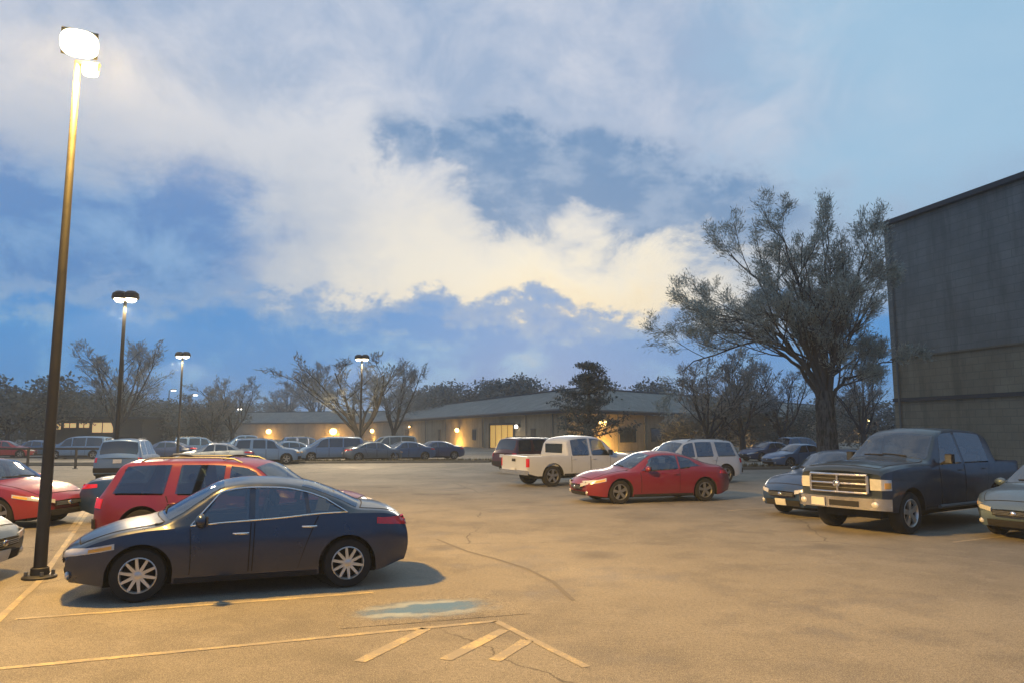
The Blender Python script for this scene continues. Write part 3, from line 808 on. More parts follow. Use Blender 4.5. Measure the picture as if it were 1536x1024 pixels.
far('sedan', 'midblue', 607, 53, 208, 'mid blue car second from the right end of the far row')
far('sedan', 'dkblue', 652, 55, 205, 'dark blue car at the right end of the far row')
far('van', 'slate', 812, 47, 35, 'grey van with rounded roof behind the white pickup bed')
far('sedan', 'midblue', 1008, 33.5, 208, 'blue car between the red coupe and the white suv', .98)
far('sedan', 'dkblue', 1150, 52, 205, 'dark blue car in the gap right of the white suv')
far('suv', 'midblue', 1200, 58, 25, 'blue suv beside the trunk of the large spreading tree')
far('sedan', 'ltblue', 1196, 43, 200, 'pale blue car just left of the large tree trunk')

# ------------------------------------------------------------------ ground
mb = MB(); mb.quad((-600, -60, 0), (600, -60, 0), (600, 900, 0), (-600, 900, 0), M['asphalt'])
tag(mb.build('ground', smooth=False), 'worn damp asphalt car park ground', None, None, 'structure')

def stripe(a, b, w=.085, name='painted_line'):
    a, b = Vector(a), Vector(b); d = (b - a).normalized(); n = Vector((-d.y, d.x, 0)) * w / 2
    k = max(2, int((b - a).length / .4)); P = []
    rnd = random.Random(int(a.x * 100) + int(b.y * 37))
    for i in range(k + 1):
        p = a.lerp(b, i / k); j = rnd.uniform(.85, 1.1)
        P.append([p + n * j + Vector((0, 0, .004)), p - n * j + Vector((0, 0, .004))])
    m = MB(); m.grid(P, M['line'], flip=False)
    return m
marks = [((23, 928), (560, 888)), ((63, 866), (152, 738)), ((-60, 1008), (744, 931)), ((744, 931), (880, 1000)),
         ((-20, 945), (62, 868)), ((105, 795), (160, 715))]
for a, b in marks:
    tag(stripe(ground(*a), ground(*b)).build('painted_line', smooth=False), 'worn yellow painted parking line on the asphalt', None, 'yellow parking lines', 'structure')
for a, b in (((640, 942), (539, 992)), ((756, 944), (668, 989)), ((791, 960), (742, 990))):
    tag(stripe(ground(*a), ground(*b), .13).build('painted_line', smooth=False), 'worn yellow hatching stripe on the asphalt', None, 'yellow hatching stripes', 'structure')
# more bays out in the lot
d = Vector((math.cos(R(28)), math.sin(R(28)), 0))
for i in range(7):
    p = Vector((-3.5 + 1.0 * i, 40 - .15 * i, 0)) + Vector((-i * 2.6, 0, 0))
    tag(stripe(p, p + Vector((1.2, 4.6, 0))).build('painted_line', smooth=False), 'worn yellow painted parking line on the asphalt', None, 'yellow parking lines', 'structure')
for (x, y) in ((5.6, 19.6), (3.2, 26.2), (8.2, 14.1), (6.6, 17.7)):
    p = Vector((x, y, 0)); tag(stripe(p, p + d * 5).build('painted_line', smooth=False), 'worn yellow painted parking line on the asphalt', None, 'yellow parking lines', 'structure')

bp_ = asphalt('worn blue paint patch', True); c0 = ground(640, 912)
m = MB(); m.grid([[Vector((-1.05 + 2.1 * i / 8, -.6 + 1.2 * j / 6, 0)) for j in range(7)] for i in range(9)], bp_, flip=True)
o = m.build('painted_patch', smooth=False); o.location = (c0.x, c0.y, .0035); o.rotation_euler = (0, 0, R(18))
tag(o, 'faded blue painted patch on the asphalt beside the yellow hatching', None, None, 'structure')
# curved tyre mark
tmk = simple('tyre mark', (.15, .135, .108, 1), .85, 0, .35, 12)
m = MB(); ps = [ground(x, y) for x, y in ((655, 808), (700, 826), (745, 838), (790, 852), (830, 872), (860, 900))]; P = []
for i, p in enumerate(ps):
    d_ = (ps[min(i + 1, 5)] - ps[max(i - 1, 0)]).normalized(); n_ = Vector((-d_.y, d_.x, 0)) * .03
    P.append([p + n_ + Vector((0, 0, .004)), p - n_ + Vector((0, 0, .004))])
m.grid(P, tmk, flip=False); tag(m.build('tyre_mark', smooth=False), 'dark curved tyre mark on the asphalt', None, None, 'structure')

# far kerbs and verge
def kerb(a, b, w=.3, h=.13):
    m = MB(); m.bar(Vector(a) + Vector((0, 0, h / 2)), Vector(b) + Vector((0, 0, h / 2)), w, h, M['kerb']); return m.build('kerb', smooth=False)
tag(kerb((-60, 46.5, 0), (-21.5, 46.5, 0)), 'long low kerb at the back of the lot left', None, None, 'structure')
tag(kerb((-17, 47.5, 0), (-1.5, 49.5, 0)), 'low kerb in front of the far row', None, None, 'structure')
tag(kerb((11, 40, 0), (40, 47, 0)), 'low kerb on the right before the tree', None, None, 'structure')
m = MB(); P = [[Vector((-17 + 16 * i / 30, 47.8 + 2 * i / 30 + 1.2 * j, .02 + .10 * (.5 + .5 * mnoise.noise(Vector((i * .7, j, 0)))) )) for j in range(3)] for i in range(31)]
rnd = random.Random(4)
for k in range(2600):
    t = rnd.random(); x = -17 + 16 * t; y = 47.9 + 2 * t + rnd.random() * 2.1; h = rnd.uniform(.08, .28); a = rnd.uniform(0, 6.3)
    w = Vector((math.cos(a), math.sin(a), 0)) * .05; p = Vector((x, y, 0))
    m.v += [p - w, p + w, p + Vector((rnd.uniform(-.08, .08), rnd.uniform(-.08, .08), h))]; n = len(m.v); m.face((n - 3, n - 2, n - 1), M['grassy'])
for k in range(3000):
    t = rnd.random(); x = 11.5 + 28 * t; y = 40.3 + 7 * t + rnd.random() * 3; h = rnd.uniform(.08, .3); a = rnd.uniform(0, 6.3)
    w = Vector((math.cos(a), math.sin(a), 0)) * .06; p = Vector((x, y, 0))
    m.v += [p - w, p + w, p + Vector((rnd.uniform(-.08, .08), rnd.uniform(-.08, .08), h))]; n = len(m.v); m.face((n - 3, n - 2, n - 1), M['grassy'])
tag(m.build('grass', smooth=False), 'dry winter grass on the verges', None, None, 'stuff')

# ------------------------------------------------------------------ rail fence at left
fr = empty('rail_fence', (-32, 41, 0)); tag(fr, 'low metal rail fence on posts at the left behind the lamp post', 'fence')
m = MB()
xs = [-37 + 2.62 * i for i in range(7)]
for z in (1.1, .62, .2): m.tube([(xs[0] + 32, 0, z), (xs[-1] + 32, 0, z)], .06 if z > 1 else .03, M['pole'], 8)
m.build('rail', fr)
for x in xs:
    m = MB(); m.tube([(x + 32, .0, 0), (x + 32, 0, 1.16)], .07, M['pole'], 8); m.box((x + 32, 0, .02), (.2, .2, .04), M['galv']); m.build('post', fr)

# ------------------------------------------------------------------ lamp posts
def spot(loc, power, colr, ang=165, blend=.6, size=.25, batwing=True):
    l = bpy.data.lights.new('lamp_light', 'SPOT'); l.energy = power; l.color = colr; l.spot_size = R(ang); l.spot_blend = blend; l.shadow_soft_size = size
    if batwing:                                # wide street optics: more light sideways than straight down
        l.use_nodes = True; t = NT(l.node_tree); e = l.node_tree.nodes['Emission']
        n = t.new('ShaderNodeTexCoord').outputs['Normal']; s = t.new('ShaderNodeSeparateXYZ'); t.put(s.inputs[0], n)
        cz = t.math('MAXIMUM', t.math('ABSOLUTE', s.outputs[2]), .30)
        t.put(e.inputs['Strength'], t.math('DIVIDE', 1.0, t.math('POWER', cz, 2.15)))
    o = bpy.data.objects.new('lamp_light', l); col.objects.link(o); o.location = loc
    return o
b0 = ground(59, 866); top = at(117, 92, b0.y); PH = top.z
lp = empty('lamp_post', b0); tag(lp, 'tall dark lamp post with glowing flood lamp in the left foreground', 'lamp post', 'lamp posts in the car park')
lean = top.x - b0.x
m = MB(); m.tube([(0, 0, .04), (lean * .5, 0, PH * .5), (lean, 0, PH)], [.085, .066, .044], M['pole'], 16); m.build('pole', lp)
m = MB(); m.lathe([(.22, 0), (.22, .025), (.2, .04), (.12, .05), (.115, .14), (.1, .15)], M['pole'], 20, axis='Z')
for k in range(4):
    a = k * math.pi / 2 + .7; m.lathe([(.025, .05), (.025, .1), (.001, .1)], M['galv'], 8, axis='Z', c=(.165 * math.cos(a), .165 * math.sin(a), 0))
m.build('base_plate', lp)
m = MB(); m.tube([(lean - .02, 0, PH - .03), (lean + .16, -.02, PH - .05), (lean + .36, -.05, PH - .1)], [.045, .04, .035], M['pole'], 10); m.build('arm', lp)
def flood(parent, c, rotm, w, h, dpt, lens):
    m = MB(); m.box(c, (w * .86, dpt, h * .86), M['pole'], rotm); m.box(c + rotm @ Vector((0, dpt * .65, 0)), (w * .6, dpt * .3, h * .6), M['pole'], rotm)
    hd = m.build('lamp_head', parent, smooth=False)
    m = MB(); q = MB(); q.ball((0, 0, 0), (w * .46, dpt * .55, h * .46), lens, 20, 12)
    for v in q.v:
        r_ = [w * .46, dpt * .55, h * .46]
        for i_ in (0, 2):                                  # squared off lens
            q_ = v[i_] / r_[i_]; v[i_] = math.copysign(abs(q_) ** .72, q_) * r_[i_]
        m.v.append(c + rotm @ (v + Vector((0, -dpt * .5, 0))))
    for f in q.f: m.face(f, lens)
    m.build('lens', hd)
flood(lp, Vector((lean + .04, -.05, PH + .26)), Matrix.Rotation(R(28), 3, 'Z') @ Matrix.Rotation(R(30), 3, 'X'), .56, .44, .2, M['lampglow'])
flood(lp, Vector((lean + .24, -.06, PH - .17)), Matrix.Rotation(R(20), 3, 'Z') @ Matrix.Rotation(R(75), 3, 'X'), .24, .18, .1, M['lampglow'])
WARM = (1, .56, .12)
sp = spot((b0.x + lean + .42, b0.y - .55, PH - .02), 6000, WARM); sp.parent = None
sp.name = 'lamp_light'

def far_lamp(px, Y, ytop, label, power, w=.62):
    p = at(px, ytop, Y); o = empty('lamp_post', (p.x, Y, 0)); tag(o, label, 'lamp post', 'lamp posts in the car park')
    m = MB(); m.tube([(0, 0, 0), (0, 0, p.z)], [.10, .065], M['pole'], 10); m.build('pole', o)
    m = MB(); m.lathe([(.3, 0), (.3, .45), (.27, .5), (.001, .5)], M['concrete'], 16, axis='Z'); m.build('footing', o)
    m = MB(); m.bar((-w * .5, 0, p.z + .05), (w * .5, 0, p.z + .05), .06, .06, M['pole']); m.build('arm', o)
    for sg in (-1, 1):
        m = MB(); c = Vector((sg * w * .38, 0, p.z + .12))
        m.lathe([(.30, -.04), (.32, .04), (.29, .2), (.16, .3), (.001, .3)], M['pole'], 16, axis='Z', c=c); hd = m.build('lamp_head', o)
        m = MB(); m.ball(c + Vector((0, 0, -.04)), (.22, .22, .15), M['lampglow'], 14, 8); m.build('lens', hd)
    s = spot((p.x, Y, p.z - .22), power, (1, .74, .42)); return o
far_lamp(188, 30.5, 452, 'medium lamp post with dark cap rising behind the red suv', 2400)
far_lamp(274, 53, 536, 'smaller lamp post with dark cap at the far left', 3200)
far_lamp(543, 54.5, 540, 'far lamp post with lit twin heads before a bare tree', 2600)
def tiny_lamp(px, Y, py, label):
    p = at(px, py, Y); o = empty('street_lamp', (p.x, Y, 0)); tag(o, label, 'street lamp', 'distant street lamps')
    m = MB(); m.tube([(0, 0, 0), (0, 0, p.z), (.5, 0, p.z + .15)], .08, M['pole'], 8); m.build('pole', o)
    m = MB(); m.box((.7, 0, p.z + .13), (.7, .35, .18), M['pole']); m.box((.7, -.02, p.z - .02), (.6, .34, .14), M['lampwhite']); m.build('lamp_head', o)
tiny_lamp(254, 118, 585, 'distant white street lamp left of a smaller twin')
tiny_lamp(287, 125, 592, 'distant white street lamp second from the left')
tiny_lamp(353, 112, 613, 'distant white street lamp above the silver car')
tiny_lamp(360, 70, 654, 'low white lamp among the parked cars at the back')

# ------------------------------------------------------------------ long low building
def wallquad(m, a, b, z0, z1, mt, out=None):
    a, b = Vector(a), Vector(b); L = (b - a).length
    m.quad((a.x, a.y, z0), (b.x, b.y, z0), (b.x, b.y, z1), (a.x, a.y, z1), mt, [(0, z0), (L, z0), (L, z1), (0, z1)])
C0 = Vector((5.2, 70, 0))
dl = Vector((-.38, 1, 0)).normalized(); dr = Vector((12.4, 14, 0)).normalized(); dk = Vector((-1, .34, 0)).normalized()
LL, LK, LR = 112, 62, 100
EL, RT = 4.05, 6.9
def outn(d): 
    n = Vector((-d.y, d.x, 0)); return n if n.y < 0 else -n
nl, nr, nk = outn(dl), outn(dr), outn(dk)
bd = empty('store_building', C0); tag(bd, 'long low tan building with grey sloping roof across the back', 'building')
A, B = C0 + dl * LL, C0 + dr * LR
K = A + dk * LK
fr_ = [K, A, C0, B]; fn_ = [nk, (nk + nl) / (1 + nk.dot(nl)), (nl + nr) / (1 + nl.dot(nr)), nr]
m = MB()
for a, b in zip(fr_[:-1], fr_[1:]):
    for i in range(12): wallquad(m, a.lerp(b, i / 12) - C0, a.lerp(b, (i + 1) / 12) - C0, 0, EL, M['tanbrick'])
bk = [p - n * 16 for p, n in zip(fr_, fn_)]
wallquad(m, bk[0] - C0, K - C0, 0, EL, M['tanbrick']); wallquad(m, B - C0, bk[3] - C0, 0, EL, M['tanbrick'])
for a, b in zip(bk[:-1], bk[1:]): wallquad(m, a - C0, b - C0, 0, EL, M['tanbrick'])
m.build('wall', bd, smooth=False)
ea = [p + n * .7 - C0 for p, n in zip(fr_, fn_)]; ri = [p - n * 7.5 - C0 for p, n in zip(fr_, fn_)]; eb = [p - n * .7 - C0 for p, n in zip(bk, fn_)]
m = MB()
for i in range(3):
    for k in range(10):
        p, q = ea[i].lerp(ea[i + 1], k / 10), ea[i].lerp(ea[i + 1], (k + 1) / 10)
        r_, s_ = ri[i].lerp(ri[i + 1], k / 10), ri[i].lerp(ri[i + 1], (k + 1) / 10); L = (q - p).length
        m.quad((p.x, p.y, EL), (q.x, q.y, EL), (s_.x, s_.y, RT), (r_.x, r_.y, RT), M['roofmetal'], [(0, k * L), (0, (k + 1) * L), (7, (k + 1) * L), (7, k * L)])
    a, b, c, e_ = ri[i], ri[i + 1], eb[i], eb[i + 1]
    m.quad((a.x, a.y, RT), (b.x, b.y, RT), (e_.x, e_.y, EL), (c.x, c.y, EL), M['roofdark'])
for e in (0, 3):
    n = len(m.v); m.v += [Vector((ea[e].x, ea[e].y, EL)), Vector((ri[e].x, ri[e].y, RT)), Vector((eb[e].x, eb[e].y, EL))]; m.face((n, n + 1, n + 2), M['fascia'])
m.build('roof', bd, smooth=False)
m = MB()
for i in range(3): m.bar(ea[i] + Vector((0, 0, EL - .16)), ea[i + 1] + Vector((0, 0, EL - .16)), .08, .3, M['fascia'])
m.build('fascia', bd, smooth=False)
m = MB()
for i in range(3): m.bar(ri[i] + Vector((0, 0, RT + .05)), ri[i + 1] + Vector((0, 0, RT + .05)), .35, .16, M['fascia'])
m.build('ridge_cap', bd, smooth=False)
def onwall(px, left=True):
    k = (px - 768) / F; o, dd = (A, dk) if left == 'k' else (C0, dl if left else dr)
    s = (k * o.y - o.x) / (dd.x - k * dd.y); return o + dd * s, s
for px, lf in ((640, True), (670, True), (725, True), (790, True), (830, True), (925, False), (965, False), (1020, False), (1100, False)):
    p, s = onwall(px, lf); nn = nl if lf else nr
    m = MB(); q = p + nn * .09 - C0; m.tube([q + Vector((0, 0, .1)), q + Vector((0, 0, EL - .3)), q + nn * .5 + Vector((0, 0, EL - .1))], .06, M['galv'], 6); m.build('downpipe', bd)
m = MB()
for i in range(3): m.bar(ea[i] + fn_[i] * .1 + Vector((0, 0, EL + .02)), ea[i + 1] + fn_[i + 1] * .1 + Vector((0, 0, EL + .02)), .16, .14, M['galv'])
m.build('gutter', bd, smooth=False)
# lit loading doorway
p0, s0 = onwall(772); p1, s1 = onwall(736)
m = MB(); n_ = nl * .06
wallquad(m, p1 + n_ - C0, p0 + n_ - C0, .1, 2.75, M['litdoor']); dd_ = m.build('loading_door', bd, smooth=False)
m = MB()
for a, b in ((p1, p1), (p0, p0)): m.bar(a + nl * .1 - C0 + Vector((0, 0, 0)), a + nl * .1 - C0 + Vector((0, 0, 2.95)), .25, .25, M['fascia'])
m.bar(p1 + nl * .1 - C0 + Vector((0, 0, 2.87)), p0 + nl * .1 - C0 + Vector((0, 0, 2.87)), .2, .25, M['fascia'])
for k in (.25, .5, .75): m.bar(p1.lerp(p0, k) + nl * .09 - C0 + Vector((0, 0, .1)), p1.lerp(p0, k) + nl * .09 - C0 + Vector((0, 0, 2.75)), .06, .05, M['darkwall'])
m.build('frame', dd_, smooth=False)
# dark service doors and windows
for px, lf, w_, z0, z1, nm in ((660, True, 1.2, 0, 2.2, 'door'), (612, True, 3, .9, 2.2, 'window'), (712, True, 1.4, .9, 2.2, 'window'), (800, True, 1.2, 0, 2.2, 'door'), (940, False, 3, .9, 2.3, 'window'), (985, False, 3, .9, 2.3, 'window'), (1085, False, 3, .9, 2.3, 'window')):
    p, s = onwall(px, lf); dd = dl if lf else dr; nn = nl if lf else nr
    m = MB(); a, b = p - dd * w_ / 2, p + dd * w_ / 2
    m.bar(a + nn * .05 - C0 + Vector((0, 0, (z0 + z1) / 2)), b + nn * .05 - C0 + Vector((0, 0, (z0 + z1) / 2)), .06, z1 - z0, M['glass'] if nm == 'window' else M['darkwall'])
    o = m.build(nm, bd, smooth=False)
    m = MB(); m.bar(a + nn * .06 - C0 + Vector((0, 0, z1 + .05)), b + nn * .06 - C0 + Vector((0, 0, z1 + .05)), .12, .1, M['fascia']); m.build('frame', o, smooth=False)
# wall lamps
def wall_lamp(px, py, left, label, power, mt, colr=WARM, r=.22, out=.5):
    p, s = onwall(px, left); nn = nk if left == 'k' else nl if left else nr
    z = at(px, py, p.y).z
    q = p + nn * .15
    o = empty('wall_lamp', (q.x, q.y, z)); o.rotation_euler = (0, 0, math.atan2(nn.y, nn.x)); tag(o, label, 'wall lamp', 'lamps on the long building')
    m = MB(); m.box((0, 0, .12), (.22, .5, .3), M['fascia']); m.box((.12, 0, .3), (.5, .6, .06), M['fascia']); m.build('housing', o, smooth=False)
    m = MB(); m.ball((.22, 0, .05), (r, r * 1.2, r), mt, 14, 10); m.build('lens', o)
    if power:
        l = bpy.data.lights.new('wall_lamp_light', 'POINT'); l.energy = power; l.color = colr; l.shadow_soft_size = .15
        lo = bpy.data.objects.new('wall_lamp_light', l); col.objects.link(lo); lo.location = q + nn * (out + r + .25) + Vector((0, 0, -.05))
wall_lamp(690, 645, True, 'bright wall lamp left of the lit loading doorway', 5200, M['lampwarm'], r=.3, out=.9)
wall_lamp(779, 640, True, 'small white wall lamp right of the lit loading doorway', 1000, M['lampwhite'], (1, .82, .55), r=.2)
wall_lamp(618, 640, True, 'dim wall lamp above the far row cars', 2600, M['lampwarm'], r=.16, out=.9)
wall_lamp(562, 646, True, 'wall lamp beside the thin lamp post and bare tree', 2600, M['lampwarm'], r=.42, out=.9)
wall_lamp(503, 647, 'k', 'yellow wall lamp with its glow built into a widened lens above the pale van', 6000, M['lampwarm'], r=.75, out=1)  # lens oversized so the ball itself forms the lamp's blurred glow
wall_lamp(407, 647, 'k', 'leftmost wall lamp of the long building', 3200, M['lampwarm'], r=.55, out=1)  # lens widened to take in the blur of this lamp's glow
wall_lamp(899, 634, False, 'bright wall lamp beside the dark conifer', 5200, M['lampwarm'], r=.36, out=1.0)
wall_lamp(1140, 636, False, 'wall lamp in the gap left of the big tree trunk', 5200, M['lampwarm'], r=.42, out=1.0)
wall_lamp(1294, 631, False, 'wall lamp between the big tree trunk and black pickup', 8000, M['lampwarm'], r=.62, out=1.2)

# building at far left with lit windows
sh = empty('shop_building', (-48.2, 84, 0)); tag(sh, 'dark low shop with a strip of lit windows behind the left trees', 'building')
m = MB(); m.box((0, 4, 1.7), (13, 8, 3.4), M['darkwall']); m.build('wall', sh, smooth=False)
m = MB(); m.box((0, 4, 3.53), (14, 9.4, .26), M['roofdark']); m.build('roof', sh, smooth=False)
for (x0, x1, z0, z1) in ((-3.9, -2.7, 2.25, 2.95), (-2.3, -1.0, 2.45, 2.95), (-.6, .5, 2.45, 2.95), (.9, 3.2, 1.9, 3.0)):
    m = MB(); m.box(((x0 + x1) / 2, -.06, (z0 + z1) / 2), (x1 - x0, .08, z1 - z0), M['litwin']); w = m.build('window', sh, smooth=False)
    m = MB(); m.box(((x0 + x1) / 2, -.1, z1 + .06), (x1 - x0 + .2, .14, .1), M['fascia']); m.box(((x0 + x1) / 2, -.1, (z0 + z1) / 2), (.08, .1, z1 - z0), M['fascia']); m.build('frame', w, smooth=False)

# tall building at right
W0, W1 = Vector((23.2, 45, 0)), Vector((29.7, 22, 0))
dv = (W1 - W0).normalized(); nv = Vector((-dv.y, dv.x, 0))
if nv.x > 0: nv = -nv
tb = empty('tall_building', W0); tag(tb, 'tall plain building with brown base and blue grey upper wall at the right edge', 'building')
HT = at(1340, 342, 45).z
rel = lambda p: p - W0
back0, back1 = W0 - nv * 16, W1 - nv * 16
m = MB()
cs = [W0, W1, back1, back0]
for i in range(4):
    a, b = rel(cs[i]), rel(cs[(i + 1) % 4])
    wallquad(m, a, b, 0, 6.4, M['brownblock'])
m.build('lower_wall', tb, smooth=False)
m = MB()
for i in range(4):
    a, b = rel(cs[i]), rel(cs[(i + 1) % 4]); wallquad(m, a, b, 6.4, HT, M['siding'])
m.build('upper_wall', tb, smooth=False)
m = MB()
m.bar(rel(W0) + nv * .05 + Vector((0, 0, 3.9)), rel(W1) + nv * .05 + Vector((0, 0, 3.9)), .12, .22, M['fascia'])
m.bar(rel(W0) + nv * .05 + Vector((0, 0, 6.4)), rel(W1) + nv * .05 + Vector((0, 0, 6.4)), .10, .10, M['brownblock'])
m.build('band', tb, smooth=False)
m = MB()
ctr = (W0 + W1 + back0 + back1) / 4 - W0
ex = [rel(c) + (rel(c) - ctr).normalized() * .6 for c in cs]
n = len(m.v)
for z in (HT, HT + .28):
    for c in ex: m.v.append(Vector((c.x, c.y, z)))
m.face((3, 2, 1, 0), M['fascia']); m.face((4, 5, 6, 7), M['roofdark'])
for i in range(4): m.face((i, (i + 1) % 4, 4 + (i + 1) % 4, 4 + i), M['fascia'])
m.build('roof', tb, smooth=False)
m = MB(); p = rel(W0) + dv * .5 + nv * .1
m.tube([p + Vector((0, 0, .2)), p + Vector((0, 0, HT - .1))], .06, M['siding'], 8); m.build('downpipe', tb)
# ------------------------------------------------------------------ trees
def quad_leaf(m, p, s, rnd, mt, droop=None, wf=1.0):
    a = Vector((rnd.gauss(0, 1), rnd.gauss(0, 1), rnd.gauss(0, 1))).normalized()
    if droop is not None: a = (a * .6 + droop).normalized()
    b = a.orthogonal().normalized(); b = Matrix.Rotation(rnd.uniform(0, 6.28), 3, a) @ b
    l, w = s * rnd.uniform(.7, 1.4), s * rnd.uniform(.3, .55) * wf
    n = len(m.v); m.v += [p, p + a * l * .5 + b * w, p + a * l, p + a * l * .5 - b * w]; m.face((n, n + 1, n + 2, n + 3), mt)
def wander(rnd, a, d, L, n, up, wob):
    pts = [Vector(a)]; d = Vector(d).normalized()
    for i in range(n):
        d = (d + Vector((rnd.gauss(0, wob), rnd.gauss(0, wob), rnd.gauss(0, wob) + up))).normalized(); pts.append(pts[-1] + d * L / n)
    return pts, d
def grow(tr, cr, rnd, pts, r0, r1, level, leafmt, barkmt, P):
    n = len(pts); seg = (8, 6, 5, 4, 3)[min(level, 4)]
    tr.tube(pts, [r0 + (r1 - r0) * i / (n - 1) for i in range(n)], barkmt, seg, cap=False)
    total = sum((pts[i + 1] - pts[i]).length for i in range(n - 1))
    if level >= P['levels']:
        for i in range(1, n):
            for k in range(P['leaves']):
                p = pts[i - 1].lerp(pts[i], rnd.random()) + Vector((rnd.gauss(0, 1), rnd.gauss(0, 1), rnd.gauss(0, 1))) * P['spread']
                quad_leaf(cr, p, P['leaf'], rnd, leafmt, (pts[i] - pts[i - 1]).normalized() if P.get('twiggy') else None, P.get('wf', 1))
        return
    k = P['kids'][min(level, len(P['kids']) - 1)]
    for j in range(k):
        t = P['from'] + (1 - P['from']) * (j + rnd.random()) / k
        i = min(n - 2, int(t * (n - 1))); u = t * (n - 1) - i
        p = pts[i].lerp(pts[i + 1], u); d = (pts[i + 1] - pts[i]).normalized()
        ax = d.orthogonal().normalized(); ax = Matrix.Rotation(rnd.uniform(0, 6.28), 3, d) @ ax
        d2 = Matrix.Rotation(R(rnd.uniform(*P['ang'])), 3, ax) @ d
        L = total * rnd.uniform(*P['ratio']) * (1.15 - .55 * t)
        sub, _ = wander(rnd, p, d2, L, 4, P['up'], P['wob'])
        rr = (r0 + (r1 - r0) * t) * .62
        grow(tr, cr, rnd, sub, rr, max(.006, rr * .35), level + 1, leafmt, barkmt, P)

# the big spreading tree by the tall building (limbs laid out in metres from its foot)
def big_tree():
    rnd = random.Random(11); Y = 38.0; base = at(1240, 646, Y); base.z = 0
    root = empty('spreading_tree', base); tag(root, 'large spreading tree with budding branches left of the tall building', 'tree')
    tr, cr = MB(), MB()
    P = dict(levels=3, leaves=5, spread=.13, leaf=.21, wf=.18, twiggy=True, kids=(10, 6, 5), **{'from': .22}, ang=(18, 46), ratio=(.32, .52), up=.07, wob=.12)
    rp = pchip([(-.05, .78), (.3, .62), (1.0, .5), (2.4, .45), (4.1, .40)]); nr_ = 44
    tr.tube([(.02 * math.sin(k), .02 * math.cos(k * 1.3), -.05 + 4.15 * k / nr_) for k in range(nr_ + 1)], [rp(-.05 + 4.15 * k / nr_) for k in range(nr_ + 1)], M['barkridge'], 40)
    for v in tr.v:                                            # furrowed bark and root flare
        a = math.atan2(v.y, v.x); f_ = .5 - abs(mnoise.noise(Vector((math.cos(a) * 3.2, math.sin(a) * 3.2, v.z * .55 + 3))))
        lump = mnoise.noise(Vector((math.cos(a) * 1.2, math.sin(a) * 1.2, v.z * .5 + 9))) * .09 + .16 * math.cos(5 * a + 1) * max(0, .7 - v.z) ** 2
        v.x += math.cos(a) * (f_ * .07 + lump); v.y += math.sin(a) * (f_ * .07 + lump)
    J = Vector((.03, .03, 3.6))
    limbs = [((-1.4, -.4, 5.6), (-3.8, -.8, 6.7), (-8.0, -1.6, 5.0), .13), ((-1.2, .3, 6.0), (-3.2, .4, 8.0), (-7.9, .8, 9.3), .17), ((-1.0, -.3, 6.2), (-2.9, -.9, 8.6), (-6.6, -2.2, 8.0), .13),
             ((-.8, .2, 6.5), (-2.4, .6, 9.8), (-5.0, 1.0, 12.6), .17), ((-.5, -.3, 6.5), (-1.4, -.6, 10.2), (-2.5, -.8, 13.8), .2), ((.15, .2, 6.5), (.4, .4, 9.8), (.9, .6, 14.0), .2), ((-.1, .7, 6.2), (-.5, 2.0, 9.4), (-.9, 3.6, 12.2), .16),
             ((.5, -.2, 6.0), (1.3, -.5, 9.2), (2.7, -.9, 13.0), .17), ((.8, .2, 5.6), (2.1, .4, 7.6), (3.7, .6, 10.4), .15), ((.9, -.2, 4.6), (2.0, -.4, 5.2), (4.3, -.8, 6.2), .12), ((.3, -.9, 5.8), (.4, -2.3, 8.2), (.6, -4.0, 10.4), .14), ((-1.0, 1.2, 5.6), (-2.4, 2.8, 7.4), (-4.4, 4.4, 9.6), .13), ((1, 1.4, 5.8), (1.8, 2.6, 8.4), (2.4, 4, 11), .13)]
    for a, b, c, r in limbs:
        pts = [J + Vector((0, 0, rnd.uniform(-.5, .4)))]
        A_ = [pts[0]] + [J + (Vector(q) - J) * (.97 if a[2] == 5.6 and c[0] < -7 else .86) for q in (a, b, c)]
        out = []
        for i in range(13):                               # catmull-rom through the four points
            t = i / 12 * 3; k = min(2, int(t)); u = t - k
            p0, p1, p2, p3 = A_[max(0, k - 1)], A_[k], A_[k + 1], A_[min(3, k + 2)]
            out.append(.5 * ((2 * p1) + (p2 - p0) * u + (2 * p0 - 5 * p1 + 4 * p2 - p3) * u * u + (3 * p1 - p0 - 3 * p2 + p3) * u ** 3) + Vector((rnd.gauss(0, .05), rnd.gauss(0, .05), rnd.gauss(0, .05))))
        grow(tr, cr, rnd, out, r, .02, 0, M['budleaf'], M['bark'], P)
    tr.build('trunk', root); cr.build('crown', root, smooth=False)
    return len(cr.f), len(tr.f)
NB = big_tree()

def bare_tree(seed, hgt, leafmt, twigs, levels=3):
    rnd = random.Random(seed); root = empty('bare_tree', (0, 0, 0)); tr, cr = MB(), MB()
    P = dict(levels=levels, leaves=twigs, spread=.10 * hgt / 6, leaf=.045 * hgt, wf=.2, kids=(7, 5, 4), **{'from': .25}, ang=(20, 50), ratio=(.35, .55), up=.08, wob=.13, twiggy=True)
    tr.tube([(0, 0, -.05), (0, 0, hgt * .12), (.04, 0, hgt * .24)], [.035 * hgt, .027 * hgt, .024 * hgt], M['bark2'], 8)
    for k in range(7):
        a = k * 2.4 + rnd.uniform(-.4, .4); sp_ = rnd.uniform(.25, .75)
        pts, _ = wander(rnd, (0, 0, hgt * (.16 + .02 * k * .5)), (math.cos(a) * sp_, math.sin(a) * sp_, 1), hgt * rnd.uniform(.6, .8), 7, .06, .09)
        grow(tr, cr, rnd, pts, .014 * hgt, .004 * hgt, 1, leafmt, M['bark2'], P)
    tr.build('trunk', root); cr.build('crown', root, smooth=False)
    return root
